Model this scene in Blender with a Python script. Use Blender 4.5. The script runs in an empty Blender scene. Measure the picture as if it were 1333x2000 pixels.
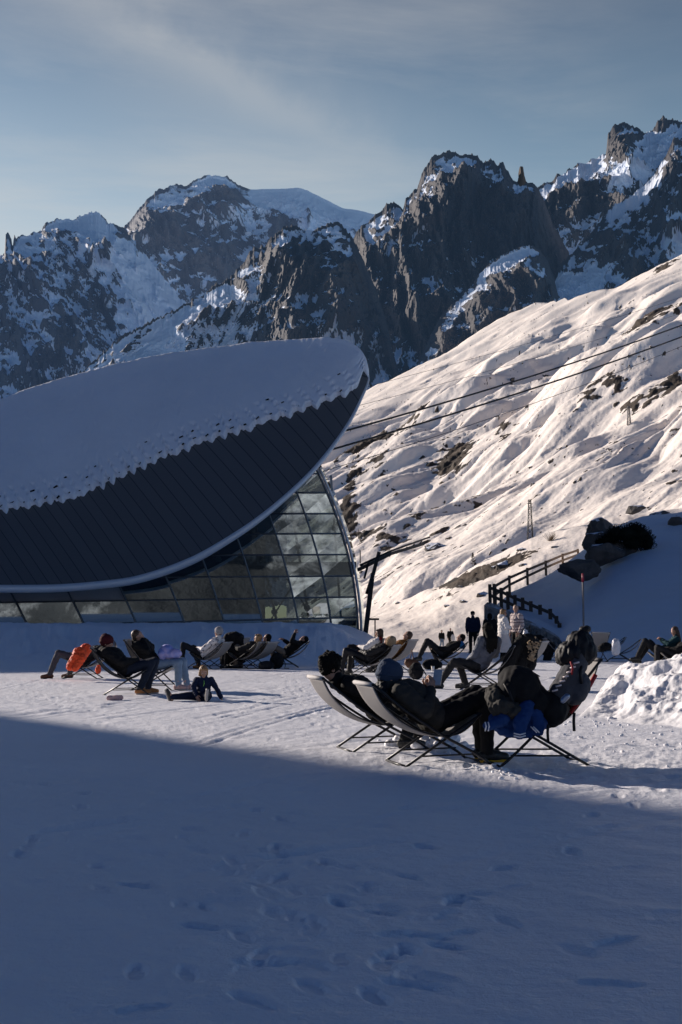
import bpy, bmesh, math, random
import numpy as np
from mathutils import Vector, Matrix
random.seed(7)
R = math.radians
PI = math.pi
scn = bpy.context.scene
COL = scn.collection

# ---------------------------------------------------------------- camera
CAMH, FPX, TILT = 1.25, 2500.0, math.atan((1215 - 1000) / 2500.0)
CX, CY = 666.5, 1000.0
ct, st = math.cos(TILT), math.sin(TILT)
cam = bpy.data.objects.new('camera', bpy.data.cameras.new('camera'))
COL.objects.link(cam)
cam.location = (0, 0, CAMH)
cam.rotation_euler = (PI / 2 + TILT, 0, 0)
cam.data.sensor_fit = 'VERTICAL'
cam.data.sensor_height = 36.0
cam.data.lens = FPX / 2000.0 * 36.0
cam.data.clip_start = 0.1
cam.data.clip_end = 30000
scn.camera = cam

def ray(px, py):
    dx = (np.asarray(px, float) - CX) / FPX
    dy = (CY - np.asarray(py, float)) / FPX
    return dx, ct - dy * st, st + dy * ct
def at(px, py, Y):
    """world point seen at photo pixel px,py at forward distance Y"""
    dx, fy, fz = ray(px, py)
    k = Y / fy
    return np.array([dx * k, Y + 0 * k, CAMH + fz * k])
def zat(py, Y):
    dx, fy, fz = ray(CX, py)
    return CAMH + fz / fy * Y
def qat(px):            # X/Y on the horizon line
    return (np.asarray(px, float) - CX) / FPX / (ct + st * st / ct)
def gnd(px, py, z=0.0):
    dx, fy, fz = ray(px, py)
    k = (z - CAMH) / fz
    return Vector((float(dx * k), float(fy * k), z))

# ---------------------------------------------------------------- noise
_rng = np.random.default_rng(11)
_NP = 1024
_perm = np.concatenate([_rng.permutation(_NP)] * 3)
_g = _rng.normal(size=(_NP, 3)); _g /= np.linalg.norm(_g, axis=1)[:, None]
def pn(x, y, z=0.0):
    x, y, z = np.broadcast_arrays(np.asarray(x, float), np.asarray(y, float), np.asarray(z, float))
    xi = np.floor(x).astype(int); yi = np.floor(y).astype(int); zi = np.floor(z).astype(int)
    xf = x - xi; yf = y - yi; zf = z - zi
    u = xf ** 3 * (xf * (xf * 6 - 15) + 10); v = yf ** 3 * (yf * (yf * 6 - 15) + 10); w = zf ** 3 * (zf * (zf * 6 - 15) + 10)
    xi &= _NP - 1; yi &= _NP - 1; zi &= _NP - 1
    def gr(a, b, c):
        h = _perm[_perm[_perm[xi + a] + yi + b] + zi + c]
        g = _g[h]
        return g[..., 0] * (xf - a) + g[..., 1] * (yf - b) + g[..., 2] * (zf - c)
    l = lambda a, b, t: a + t * (b - a)
    return 1.5 * l(l(l(gr(0,0,0), gr(1,0,0), u), l(gr(0,1,0), gr(1,1,0), u), v),
             l(l(gr(0,0,1), gr(1,0,1), u), l(gr(0,1,1), gr(1,1,1), u), v), w)
def fbm(x, y, z=0.0, o=4, lac=2.03, g=0.5):
    s = 0; a = 1; t = 0
    for i in range(o):
        s = s + a * pn(x, y, z + 7.3 * i); t += a; a *= g
        x = x * lac; y = y * lac; z = z * lac
    return s / t
def ridged(x, y, z=0.0, o=5, lac=2.1, g=0.5):
    s = 0; a = 1; t = 0; w = 1
    for i in range(o):
        n = 1 - np.abs(pn(x, y, z + 3.7 * i)) * 1.6
        n = np.clip(n, 0, 1) ** 2
        s = s + a * n * w; t += a; w = np.clip(n * 1.6, 0, 1); a *= g
        x = x * lac; y = y * lac; z = z * lac
    return s / t
def sstep(a, b, x):
    t = np.clip((x - a) / (b - a), 0, 1); return t * t * (3 - 2 * t)

# ---------------------------------------------------------------- tags
def tag(o, label=None, cat=None, group=None, kind=None):
    if label: o['label'] = label
    if cat: o['category'] = cat
    if group: o['group'] = group
    if kind: o['kind'] = kind
    return o
def empty(name, loc=(0, 0, 0), rz=0.0, label=None, cat=None, group=None):
    o = bpy.data.objects.new(name, None); COL.objects.link(o)
    o.location = loc; o.rotation_euler = (0, 0, rz)
    o.empty_display_size = 0.2
    return tag(o, label, cat, group)
def link_mesh(name, me, mat=None, parent=None):
    o = bpy.data.objects.new(name, me); COL.objects.link(o)
    if mat is not None and not me.materials: me.materials.append(mat)
    if parent is not None: o.parent = parent
    return o
def copy_tree(o, parent=None):
    c = o.copy(); COL.objects.link(c)
    if parent is not None: c.parent = parent
    for ch in [k for k in ALLKIDS(o)]:
        copy_tree(ch, c)
    return c
def ALLKIDS(o): return [k for k in COL.objects if k.parent == o]

# ---------------------------------------------------------------- mesh builders
def grid_mesh(name, P, mat, attrs=None, smooth=True, parent=None, flip=False):
    n, m, _ = P.shape
    me = bpy.data.meshes.new(name)
    idx = np.arange(n * m).reshape(n, m)
    a = idx[:-1, :-1].ravel(); b = idx[1:, :-1].ravel(); c = idx[1:, 1:].ravel(); d = idx[:-1, 1:].ravel()
    F = np.stack([a, d, c, b] if flip else [a, b, c, d], 1)
    nf = len(F)
    me.vertices.add(n * m); me.vertices.foreach_set('co', P.reshape(-1).astype(np.float32))
    me.loops.add(nf * 4); me.loops.foreach_set('vertex_index', F.ravel().astype(np.int32))
    me.polygons.add(nf)
    me.polygons.foreach_set('loop_start', np.arange(0, nf * 4, 4, dtype=np.int32))
    me.polygons.foreach_set('use_smooth', np.full(nf, smooth))
    me.update(calc_edges=True)
    for k, v in (attrs or {}).items():
        at_ = me.attributes.new(k, 'FLOAT', 'POINT'); at_.data.foreach_set('value', np.asarray(v, np.float32).ravel())
    return link_mesh(name, me, mat, parent)

class MB:
    def __init__(s): s.v = []; s.f = []; s.sm = []
    def add(s, vs, fs, smooth=False):
        k = len(s.v); s.v += [tuple(map(float, p)) for p in vs]; s.f += [tuple(i + k for i in f) for f in fs]; s.sm += [smooth] * len(fs)
        return s
    def box(s, c, size, rot=None):
        x, y, z = [k / 2 for k in size]
        vs = [Vector(p) for p in ((-x,-y,-z),(x,-y,-z),(x,y,-z),(-x,y,-z),(-x,-y,z),(x,-y,z),(x,y,z),(-x,y,z))]
        if rot is not None: vs = [rot @ p for p in vs]
        c = Vector(c)
        return s.add([p + c for p in vs], [(0,3,2,1),(4,5,6,7),(0,1,5,4),(1,2,6,5),(2,3,7,6),(3,0,4,7)])
    def beam(s, a, b, w, h):
        a = Vector(a); b = Vector(b); d = (b - a); L = d.length; d.normalize()
        up = Vector((0, 0, 1)) if abs(d.z) < .95 else Vector((0, 1, 0))
        sx = d.cross(up).normalized(); uz = sx.cross(d)
        M = Matrix((d, sx, uz)).transposed()
        return s.box((a + b) / 2, (L, w, h), M)
    def tube(s, path, r, seg=8, cap=True, smooth=True):
        path = [Vector(p) for p in path]; n = len(path)
        rs = list(r) if hasattr(r, '__len__') else [r] * n
        rings = []; prev = None
        for i, p in enumerate(path):
            d = (path[min(i + 1, n - 1)] - path[max(i - 1, 0)]).normalized()
            if prev is None:
                u = d.orthogonal().normalized()
            else:
                u = (prev - d * prev.dot(d))
                u = u.normalized() if u.length > 1e-6 else d.orthogonal().normalized()
            prev = u; w = d.cross(u)
            rings.append([p + (u * math.cos(2 * PI * k / seg) + w * math.sin(2 * PI * k / seg)) * rs[i] for k in range(seg)])
        vs = [q for rg in rings for q in rg]; fs = []
        for i in range(n - 1):
            for k in range(seg):
                k2 = (k + 1) % seg
                fs.append((i * seg + k, i * seg + k2, (i + 1) * seg + k2, (i + 1) * seg + k))
        if cap:
            fs.append(tuple(range(seg - 1, -1, -1))); fs.append(tuple((n - 1) * seg + k for k in range(seg)))
        return s.add(vs, fs, smooth)
    def ell(s, c, r, rot=None, nu=14, nv=9):
        c = Vector(c); vs = []; fs = []
        for j in range(1, nv):
            th = PI * j / nv
            for i in range(nu):
                ph = 2 * PI * i / nu
                p = Vector((r[0] * math.sin(th) * math.cos(ph), r[1] * math.sin(th) * math.sin(ph), r[2] * math.cos(th)))
                vs.append(c + (rot @ p if rot is not None else p))
        t = Vector((0, 0, r[2])); b = -t
        if rot is not None: t = rot @ t; b = rot @ b
        vs += [c + t, c + b]; T = len(vs) - 2; B = T + 1
        for j in range(nv - 2):
            for i in range(nu):
                i2 = (i + 1) % nu
                fs.append((j * nu + i, (j + 1) * nu + i, (j + 1) * nu + i2, j * nu + i2))
        for i in range(nu):
            i2 = (i + 1) % nu
            fs.append((T, i, i2)); fs.append((B, (nv - 2) * nu + i2, (nv - 2) * nu + i))
        return s.add(vs, fs, True)
    def cap(s, a, b, r1, r2, seg=12):
        """round-ended tapered limb"""
        a = Vector(a); b = Vector(b); d = b - a; L = d.length
        if L < 1e-5: return s.ell(a, (r1, r1, r1))
        d /= L
        pts = []; rr = []
        for k in range(5):
            an = PI / 2 * (1 - k / 5 * .97); an = PI / 2 * (1 - (k + .15) / 4.15) if k < 4 else 0
            pts.append(a - d * (r1 * math.sin(an))); rr.append(r1 * math.cos(an))
        for k in range(5):
            an = PI / 2 * ((k + .15) / 4.15 * 1.0) if k > 0 else 0
            an = min(an, PI / 2 * .96)
            pts.append(b + d * (r2 * math.sin(an))); rr.append(r2 * math.cos(an))
        return s.tube(pts, [max(x, 1e-4) for x in rr], seg)
    def mesh(s, name):
        me = bpy.data.meshes.new(name); me.from_pydata(s.v, [], s.f)
        me.polygons.foreach_set('use_smooth', s.sm); me.update()
        return me
    def build(s, name, mat, parent=None):
        return link_mesh(name, s.mesh(name), mat, parent)

# ---------------------------------------------------------------- remesh queue (continuous cloth and skin surfaces)
REMESH = []
def skinny(name, mb, mat, parent, voxel=.012, smooth=5, wr=None):
    o = mb.build(name, mat, parent)
    REMESH.append((o, voxel, smooth, wr)); return o
def run_remesh():
    for o, vx, sm, wr in REMESH:
        m = o.modifiers.new('r', 'REMESH'); m.mode = 'VOXEL'; m.voxel_size = vx; m.use_smooth_shade = True
        if sm:
            k = o.modifiers.new('s', 'SMOOTH'); k.factor = .5; k.iterations = sm
    dg = bpy.context.evaluated_depsgraph_get(); dg.update()
    for o, vx, sm, wr in REMESH:
        me = bpy.data.meshes.new_from_object(o.evaluated_get(dg))
        me.name = o.name
        n = len(me.vertices)
        if wr and n:
            co = np.empty(n * 3, np.float32); me.vertices.foreach_get('co', co); co = co.reshape(-1, 3).astype(float)
            no = np.empty(n * 3, np.float32); me.vertices.foreach_get('normal', no); no = no.reshape(-1, 3).astype(float)
            amp, fr, seed = wr[:3]
            asp = wr[3] if len(wr) > 3 else (1, 1, 1)
            p = co * fr * np.array(asp)
            d = (1 - np.abs(pn(p[:,0] + seed, p[:,1], p[:,2])) * 2.0) * .6 + .6 * pn(p[:,0] * 2.3, p[:,1] * 2.3 + seed, p[:,2] * 2.3)
            co += no * (amp * d)[:, None]
            me.vertices.foreach_set('co', co.astype(np.float32).ravel()); me.update()
        me.polygons.foreach_set('use_smooth', np.ones(len(me.polygons), bool))
        old = o.data; o.modifiers.clear(); o.data = me
        if not me.materials and old.materials: me.materials.append(old.materials[0])

# ---------------------------------------------------------------- materials
class NT:
    def __init__(s, name):
        s.m = bpy.data.materials.new(name); s.m.use_nodes = True
        s.t = s.m.node_tree; s.t.nodes.clear()
        s.out = s.t.nodes.new('ShaderNodeOutputMaterial')
        s.b = s.t.nodes.new('ShaderNodeBsdfPrincipled')
        s.t.links.new(s.b.outputs[0], s.out.inputs[0])
    def n(s, typ, **kw):
        nd = s.t.nodes.new('ShaderNode' + typ)
        for k, v in kw.items():
            if k in nd.inputs: nd.inputs[k].default_value = v
            else: setattr(nd, k, v)
        return nd
    def l(s, a, b): s.t.links.new(a, b)
    def math(s, op, a, b=None, c=None, clamp=False):
        nd = s.t.nodes.new('ShaderNodeMath'); nd.operation = op; nd.use_clamp = clamp
        for i, v in enumerate((a, b, c)):
            if v is None: continue
            if hasattr(v, 'links'): s.l(v, nd.inputs[i])
            else: nd.inputs[i].default_value = v
        return nd.outputs[0]
    def mix(s, f, a, b):
        nd = s.t.nodes.new('ShaderNodeMix'); nd.data_type = 'RGBA'
        for i, v in ((0, f), (6, a), (7, b)):
            if hasattr(v, 'links'): s.l(v, nd.inputs[i])
            else: nd.inputs[i].default_value = v if i == 0 else (*v, 1)[:4]
        return nd.outputs[2]
    def noise(s, scale, detail=4, rough=.55, vec=None, dist=0.0):
        nd = s.n('TexNoise', Scale=scale, Detail=detail, Roughness=rough, Distortion=dist)
        if vec is not None: s.l(vec, nd.inputs['Vector'])
        return nd.outputs['Fac']
    def pos(s, scale=(1, 1, 1), rot=(0, 0, 0)):
        g = s.n('NewGeometry'); mp = s.n('Mapping', Scale=scale, Rotation=rot)
        s.l(g.outputs['Position'], mp.inputs['Vector']); return mp.outputs[0]
    def ocoord(s, scale=(1, 1, 1)):
        g = s.n('TexCoord'); mp = s.n('Mapping', Scale=scale)
        s.l(g.outputs['Object'], mp.inputs['Vector']); return mp.outputs[0]
    def attr(s, name):
        a = s.n('Attribute'); a.attribute_name = name; return a.outputs['Fac']
    def bump(s, h, strength=.3, dist=.02, prev=None):
        b = s.n('Bump', Strength=strength, Distance=dist)
        s.l(h, b.inputs['Height'])
        if prev is not None: s.l(prev, b.inputs['Normal'])
        s.l(b.outputs[0], s.b.inputs['Normal']); return b.outputs[0]
    def set(s, **kw):
        for k, v in kw.items():
            i = s.b.inputs[k.replace('_', ' ')]
            if hasattr(v, 'links'): s.l(v, i)
            else: i.default_value = (*v, 1) if isinstance(v, tuple) and len(v) == 3 else v
        return s
def simple(name, col, rough=.7, metal=0.0, spec=.4, var=.25, scale=14, bump=.25, bscale=60, bd=.004):
    t = NT(name); v = t.ocoord()
    f = t.noise(scale, 5, .6, v)
    c = t.mix(f, tuple(x * (1 - var) for x in col), tuple(min(1, x * (1 + var)) for x in col))
    t.set(Base_Color=c, Roughness=rough, Metallic=metal, Specular_IOR_Level=spec)
    if bump: t.bump(t.noise(bscale, 4, .6, v), bump, bd)
    return t.m
# ---------------------------------------------------------------- world and sun
SUN_EL = R(17.0)
SDX, SDY = -0.8, 0.6           # horizontal direction towards the sun
scn.view_settings.view_transform = 'Standard'
scn.view_settings.look = 'None'
scn.view_settings.exposure = 0
w = bpy.data.worlds.new('World'); scn.world = w; w.use_nodes = True
t = w.node_tree; t.nodes.clear()
def wn(typ, **kw):
    nd = t.nodes.new('ShaderNode' + typ)
    for k, v in kw.items():
        if k in nd.inputs: nd.inputs[k].default_value = v
        else: setattr(nd, k, v)
    return nd
def wm(op, a, b=None, clamp=False):
    nd = t.nodes.new('ShaderNodeMath'); nd.operation = op; nd.use_clamp = clamp
    for i, v in enumerate((a, b)):
        if v is None: continue
        if hasattr(v, 'links'): t.links.new(v, nd.inputs[i])
        else: nd.inputs[i].default_value = v
    return nd.outputs[0]
def wmix(f, a, b, mode='MIX'):
    nd = t.nodes.new('ShaderNodeMix'); nd.data_type = 'RGBA'; nd.blend_type = mode
    for i, v in ((0, f), (6, a), (7, b)):
        if hasattr(v, 'links'): t.links.new(v, nd.inputs[i])
        else: nd.inputs[i].default_value = v if i == 0 else (*v, 1)
    return nd.outputs[2]
sky = wn('TexSky', sky_type='NISHITA', sun_disc=False, sun_elevation=SUN_EL, sun_rotation=math.atan2(SDX, SDY),
         altitude=2200, air_density=1.0, dust_density=.5, ozone_density=2.0)
tc = wn('TexCoord'); sep = wn('SeparateXYZ'); t.links.new(tc.outputs['Generated'], sep.inputs[0])
zz = sep.outputs['Z']
# deep blue overhead, pale and a little teal low down
hi = wn('MapRange', **{'From Min': .24, 'From Max': .66}); t.links.new(zz, hi.inputs['Value']); hi.interpolation_type = 'SMOOTHSTEP'
fr_ = wn('MapRange', **{'From Min': .30, 'From Max': .88}); t.links.new(sep.outputs['Y'], fr_.inputs['Value']); fr_.interpolation_type = 'SMOOTHSTEP'
lowc = wmix(fr_.outputs[0], (.76, 1.08, 1.34), (2.05, 1.74, 1.30))      # paler towards the sun's side of the sky
grade = wmix(hi.outputs[0], lowc, (.030, .120, .315))
base = wmix(1.0, sky.outputs[0], grade, 'MULTIPLY')
# cirrus: long streaks, drawn out along one direction of the sky
mp = wn('Mapping', Rotation=(R(14), R(27), R(-8)), Scale=(1.3, 2.2, 8.0)); t.links.new(tc.outputs['Generated'], mp.inputs['Vector'])
n1 = wn('TexNoise', Scale=1.5, Detail=7, Roughness=.62, Distortion=.35); t.links.new(mp.outputs[0], n1.inputs['Vector'])
mp2 = wn('Mapping', Rotation=(0, R(20), 0), Scale=(1.5, 1.5, 3.5)); t.links.new(tc.outputs['Generated'], mp2.inputs['Vector'])
n2 = wn('TexNoise', Scale=1.7, Detail=3, Roughness=.5); t.links.new(mp2.outputs[0], n2.inputs['Vector'])
c1 = wn('MapRange', **{'From Min': .40, 'From Max': .78}); t.links.new(n1.outputs['Fac'], c1.inputs['Value'])
c2 = wn('MapRange', **{'From Min': .38, 'From Max': .62}); t.links.new(n2.outputs['Fac'], c2.inputs['Value'])
cl = wm('MULTIPLY', c1.outputs[0], c2.outputs[0])
# thin veil to the left, low down towards the sun
vx = wn('MapRange', **{'From Min': .05, 'From Max': -.28}); t.links.new(sep.outputs['X'], vx.inputs['Value'])
vz = wn('MapRange', **{'From Min': .40, 'From Max': .26}); t.links.new(zz, vz.inputs['Value'])
veil = wm('MULTIPLY', wm('MULTIPLY', vx.outputs[0], vz.outputs[0]), wm('ADD', wm('MULTIPLY', n2.outputs['Fac'], .8), .25))
mask = wm('ADD', wm('MULTIPLY', cl, .95), wm('MULTIPLY', veil, 1.1), True)
low = wn('MapRange', **{'From Min': .75, 'From Max': .30}); t.links.new(zz, low.inputs['Value'])
# one long soft streak of cirrus drifting down from the upper left
D1 = Vector([float(k) for k in ray(130, 0)]); D2 = Vector([float(k) for k in ray(700, 280)])
NR = D1.cross(D2).normalized(); TN = (D2 - D1).normalized()
def dotn(v):
    nd = wn('VectorMath', operation='DOT_PRODUCT'); t.links.new(tc.outputs['Generated'], nd.inputs[0]); nd.inputs[1].default_value = v; return nd.outputs['Value']
n3 = wn('TexNoise', Scale=9, Detail=6, Roughness=.6); t.links.new(tc.outputs['Generated'], n3.inputs['Vector'])
dd = wm('ADD', dotn(NR), wm('MULTIPLY', wm('SUBTRACT', n3.outputs['Fac'], .5), .06))
def gauss(x, s):
    q_ = wm('DIVIDE', x, s); return wm('POWER', 2.718, wm('MULTIPLY', wm('MULTIPLY', q_, q_), -1.0))
along = gauss(wm('SUBTRACT', dotn(TN), float((D1 + D2).normalized().dot(TN))), .17)
streak = wm('MULTIPLY', wm('ADD', wm('MULTIPLY', gauss(dd, .016), .24), wm('MULTIPLY', gauss(dd, .055), .34)), along)
streak = wm('MULTIPLY', streak, wm('ADD', n3.outputs['Fac'], .35))
mask = wm('ADD', wm('MULTIPLY', mask, low.outputs[0]), streak, True)
mask = wm('MULTIPLY', mask, fr_.outputs[0])
CLOUD = (6.3, 6.2, 6.0)
colr = wmix(wm('MULTIPLY', mask, .75), base, CLOUD)
bg = wn('Background', Strength=.10); t.links.new(colr, bg.inputs['Color'])
ow = wn('OutputWorld'); t.links.new(bg.outputs[0], ow.inputs[0])

sl = bpy.data.lights.new('sun', 'SUN'); sl.energy = 6.4; sl.angle = R(.35); sl.color = (1.0, .885, .785)
so = bpy.data.objects.new('sun', sl); COL.objects.link(so)
sd = Vector((SDX * math.cos(SUN_EL), SDY * math.cos(SUN_EL), math.sin(SUN_EL)))
so.rotation_euler = sd.to_track_quat('Z', 'Y').to_euler()
so.location = (-60, 40, 60)
# ---------------------------------------------------------------- terrain materials
def snow_mat(name, col=(.74, .75, .78), s=1.0, b1=.35, b2=.25, rough=.55, spec=.35, streak=False):
    t = NT(name); v = t.pos()
    f = t.noise(.35 * s, 5, .6, v)
    c = t.mix(f, tuple(x * .90 for x in col), tuple(min(.95, x * 1.06) for x in col))
    t.set(Base_Color=c, Roughness=rough, Specular_IOR_Level=spec)
    h1 = t.noise(5.5 * s, 5, .62, v)
    nb = t.bump(h1, b1, .05 / s)
    nb = t.bump(t.noise(60 * s, 3, .7, v), b2, .010 / s, nb)
    if streak:
        vv = t.pos((.35, 6.0, 1), (0, 0, R(38)))
        nb = t.bump(t.noise(3.0, 4, .6, vv), .28, .025, nb)
    return t.m
def rocksnow(name, scale, rockA=(.045, .046, .05), rockB=(.12, .105, .095), snow=(.72, .74, .80), sharp=5.0, nz=.8, bd=1.0, bst=.7, haze_glow=None, snowbump=None):
    t = NT(name); v = t.pos()
    a = t.attr('snow')
    n = t.noise(scale, 8, .68, v, .3)
    m = t.math('MULTIPLY_ADD', t.math('SUBTRACT', n, .5), nz, a)
    m = t.math('MULTIPLY_ADD', t.math('SUBTRACT', m, .5), sharp, .5, True)
    vs = t.pos((1, 1, .35))
    r = t.noise(scale * .7, 6, .65, vs)
    rr = t.math('MULTIPLY_ADD', t.math('SUBTRACT', r, .5), 2.2, .45, True)
    rc = t.mix(rr, rockA, rockB)
    c = t.mix(m, rc, snow)
    t.set(Base_Color=c, Roughness=.75, Specular_IOR_Level=.15)
    rk = t.math('SUBTRACT', 1.0, t.math('MULTIPLY', m, .85))
    h = t.math('MULTIPLY', t.noise(scale * 1.6, 7, .7, v), rk)
    nb = t.bump(h, bst, bd)
    if snowbump: t.bump(t.noise(snowbump[0], 4, .65, v), snowbump[1], snowbump[2], nb)
    if haze_glow:  # constant self-glow in place of haze in the air
        t.b.inputs['Emission Color'].default_value = (*haze_glow[:3], 1); t.b.inputs['Emission Strength'].default_value = haze_glow[3]
    return t.m
M_SNOW = snow_mat('packed_snow', (.86, .86, .90), 1.0, .55, .55, .5, .45, True)
M_SNOWH = snow_mat('soft_snow', (.74, .79, .86), .8, .3, .2)
M_PILE = snow_mat('piled_snow', (.86, .85, .86), 1.6, .5, .35)
M_ROOFSNOW = snow_mat('roof_snow', (.86, .87, .90), .8, .25, .25)

# ---------------------------------------------------------------- packed snow plaza and valley floor: one sheet
def snow_height(X, Y):
    px = X / Y * (FPX / ct) + CX      # bearing, used only to place the landforms around the plaza
    z = .018 * fbm(X * .5, Y * .5, 1.0, 4) + .010 * fbm(X * 2.2, Y * 2.2, 2.0, 3)
    z = z + .014 * fbm((X * .7 + Y * .7) * 3.5, (X * .7 - Y * .7) * .5, 9.0, 3)
    z = z * sstep(500, 60, Y)
    # ground eases down behind the plaza on the right of the station
    z = z - 1.55 * sstep(46, 118, Y) * sstep(-2.0, 3.5, X)
    # ploughed bank in front of the station
    e = sstep(38.5, 48.0, Y + .8 * fbm(X * .18, 3.3, 0, 3)) * (1 - sstep(-1.0, 2.6, X + (Y - 48) * -.06))
    lump = fbm(X * .75, Y * .55, 4.0, 5)
    z = z + e * (1.16 + .20 * lump) + .40 * lump * np.exp(-((Y - 43.5) / 3.2) ** 2) * (1 - sstep(-1, 3, X))
    # lit knoll rising beyond the valley floor
    crest = np.interp(px, [300, 700, 780, 860, 950, 1040, 1130, 1200, 1333, 1800, 2600], [1225, 1207, 1180, 1146, 1098, 1056, 1031, 1010, 1000, 950, 900])
    zc = CAMH + (1215 - crest) / FPX * 162
    f = np.clip((Y - 116) / (162 - 116), 0, 1)
    f = f ** 1.25 * (1.6 - .6 * f)
    k = (zc + 1.55) * f
    k = k - 3.0 * sstep(162, 182, Y)
    kn = fbm(X * .10, Y * .10, 8.0, 5)
    z = np.where(Y > 116, -1.55 + k + (.9 * kn + .5 * ridged(X * .09, Y * .05, 2.0, 4)) * sstep(116, 130, Y), z)
    return z
def dent(X, Y, Z, x, y, l, wd, ang, dep):
    c, s_ = math.cos(ang), math.sin(ang)
    near = (np.abs(X - x) < .6) & (np.abs(Y - y) < .6)
    u = (X[near] - x) * c + (Y[near] - y) * s_; v = -(X[near] - x) * s_ + (Y[near] - y) * c
    r = np.sqrt((u / l) ** 2 + (v / wd) ** 2)
    Z[near] += -dep * (1 - sstep(.55, 1.0, r)) + .15 * dep * np.exp(-((r - 1.15) / .22) ** 2)
pcol = np.concatenate([np.linspace(-3200, -70, 70), np.arange(-50, 1390, 2.0), np.linspace(1420, 4600, 70)])
prow = np.concatenate([np.linspace(9000, 2300, 30), np.arange(2280, 1400, -2.2), np.arange(1400, 1256, -1.0), 1215 + 3125 / np.linspace(77, 185, 130)])
q = (pcol - CX) / FPX * ct
Yr = CAMH * FPX / (prow - 1215)
Yg, Qg = np.meshgrid(Yr, q, indexing='ij'); Xg = Qg * Yg
Zg = snow_height(Xg, Yg)
rs = random.Random(5)
tracks = [((100, 1532), (200, 1575), 7), ((265, 1598), (520, 1690), 9), ((520, 1690), (720, 1790), 6), ((590, 1585), (860, 1650), 8), ((640, 1420), (560, 1320), 10),
          ((30, 1345), (240, 1400), 8), ((430, 1400), (640, 1330), 9), ((600, 1870), (760, 1930), 5), ((1180, 1830), (1330, 1800), 4),
          ((1000, 1540), (1200, 1500), 6), ((300, 1890), (420, 1960), 4), ((760, 1520), (960, 1480), 9), ((80, 1650), (300, 1720), 6), ((880, 1740), (1240, 1700), 8)] + [((rs.uniform(-50, 900), rs.uniform(1520, 1980)), (rs.uniform(400, 1380), rs.uniform(1470, 1960)), 6) for _ in range(9)] + [((560 + rs.gauss(0, 90), 1760 + rs.gauss(0, 50)), (760 + rs.gauss(0, 90), 1830 + rs.gauss(0, 60)), 4) for _ in range(9)]
for (ax, ay), (bx, by), n in tracks:
    A = gnd(ax, ay); B = gnd(bx, by); d = (B - A); ang = math.atan2(d.y, d.x); L = d.length
    n = max(2, int(L / .42)); px_, py_ = -math.sin(ang), math.cos(ang)
    for i in range(n):
        f = i / max(1, n - 1); s_ = (1 if i % 2 else -1) * .10
        x = A.x + d.x * f + px_ * s_ + rs.uniform(-.05, .05); y = A.y + d.y * f + py_ * s_ + rs.uniform(-.05, .05)
        dent(Xg, Yg, Zg, x, y, rs.uniform(.11, .15), rs.uniform(.045, .062), ang + rs.uniform(-.5, .5), rs.uniform(.007, .017))
for i in range(170):
    Y0 = 9 * (5 ** rs.random()); x = rs.uniform(-.30, .30) * Y0
    dent(Xg, Yg, Zg, x, Y0, rs.uniform(.08, .17), rs.uniform(.05, .08), rs.uniform(0, 6.28), rs.uniform(.003, .009))
# ski and sledge grooves across the plaza
def groove(ax, ay, bx, by, wd, dep):
    A = gnd(ax, ay); B = gnd(bx, by); d = B - A; L = d.length; ux_, uy_ = d.x / L, d.y / L
    u = (Xg - A.x) * ux_ + (Yg - A.y) * uy_; v = -(Xg - A.x) * uy_ + (Yg - A.y) * ux_ + .10 * np.sin(u * .5 + ax)
    m_ = sstep(-.3, .5, u) * sstep(L + .3, L - .5, u)
    Zg[:] = Zg + m_ * (-dep * np.exp(-(v / wd) ** 2) + .4 * dep * np.exp(-((np.abs(v) - 2 * wd) / wd) ** 2))
for k in range(26):
    x0 = rs.uniform(-150, 1000); y0 = rs.uniform(1345, 1700); L_ = rs.uniform(250, 700)
    groove(x0, y0, x0 + L_, y0 - L_ * rs.uniform(.10, .24), rs.uniform(.03, .07), rs.uniform(.004, .012))
for k in (0, 1): groove(380, 1452 + 9 * k, 670, 1372 + 5 * k, .04, .014)
for k in (0, 1): groove(30, 1398 + 7 * k, 330, 1362 + 4 * k, .05, .012)
# packed, trodden texture that comes and goes over the near snow
tm = sstep(-.15, .35, fbm(Xg * .55 + 3, Yg * .40, 21.0, 3)) * (Yg < 30)
Zg += tm * (.030 * fbm(Xg * 3.4, Yg * 2.8, 22.0, 3) + .022 * -np.clip(np.abs(fbm(Xg * 2.1, Yg * 1.8, 25.0, 2)) - .12, 0, .3)) + .0035 * fbm(Xg * 11, Yg * 9, 23.0, 3) * (Yg < 16)
# trampled strip round the seats
tr = np.exp(-((Yg - 11.5) / 2.2) ** 2) * sstep(-.6, .8, Xg)
Zg += tr * .035 * (fbm(Xg * 5, Yg * 5, 3.0, 4)) * (Yg < 40)
kN = int(np.searchsorted(Yr, 113.0))
g = grid_mesh('snow_ground', np.stack([Xg, Yg, Zg], -1)[:kN + 1], M_SNOW); tag(g, kind='structure')
GP = np.stack([Xg, Yg, Zg], -1)[kN:]
GPX = CX + FPX * GP[..., 0] / (GP[..., 1] * ct + (GP[..., 2] - CAMH) * st); GPY = CY - FPX * (-GP[..., 1] * st + (GP[..., 2] - CAMH) * ct) / (GP[..., 1] * ct + (GP[..., 2] - CAMH) * st)

# valley floor out to the horizon, under everything
vf = MB(); vf.add([(-9000, -9000, -32), (9000, -9000, -32), (9000, 9000, -32), (-9000, 9000, -32)], [(0, 1, 2, 3)])
tag(vf.build('valley_floor', M_SNOWH), kind='structure')
# apron that carries the plaza behind the camera
ap = MB(); ap.add([(-60, -60, -.02), (60, -60, -.02), (60, 1.2, -.02), (-60, 1.2, -.02)], [(0, 1, 2, 3)])
tag(ap.build('snow_apron', M_SNOWH), kind='structure')

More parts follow.
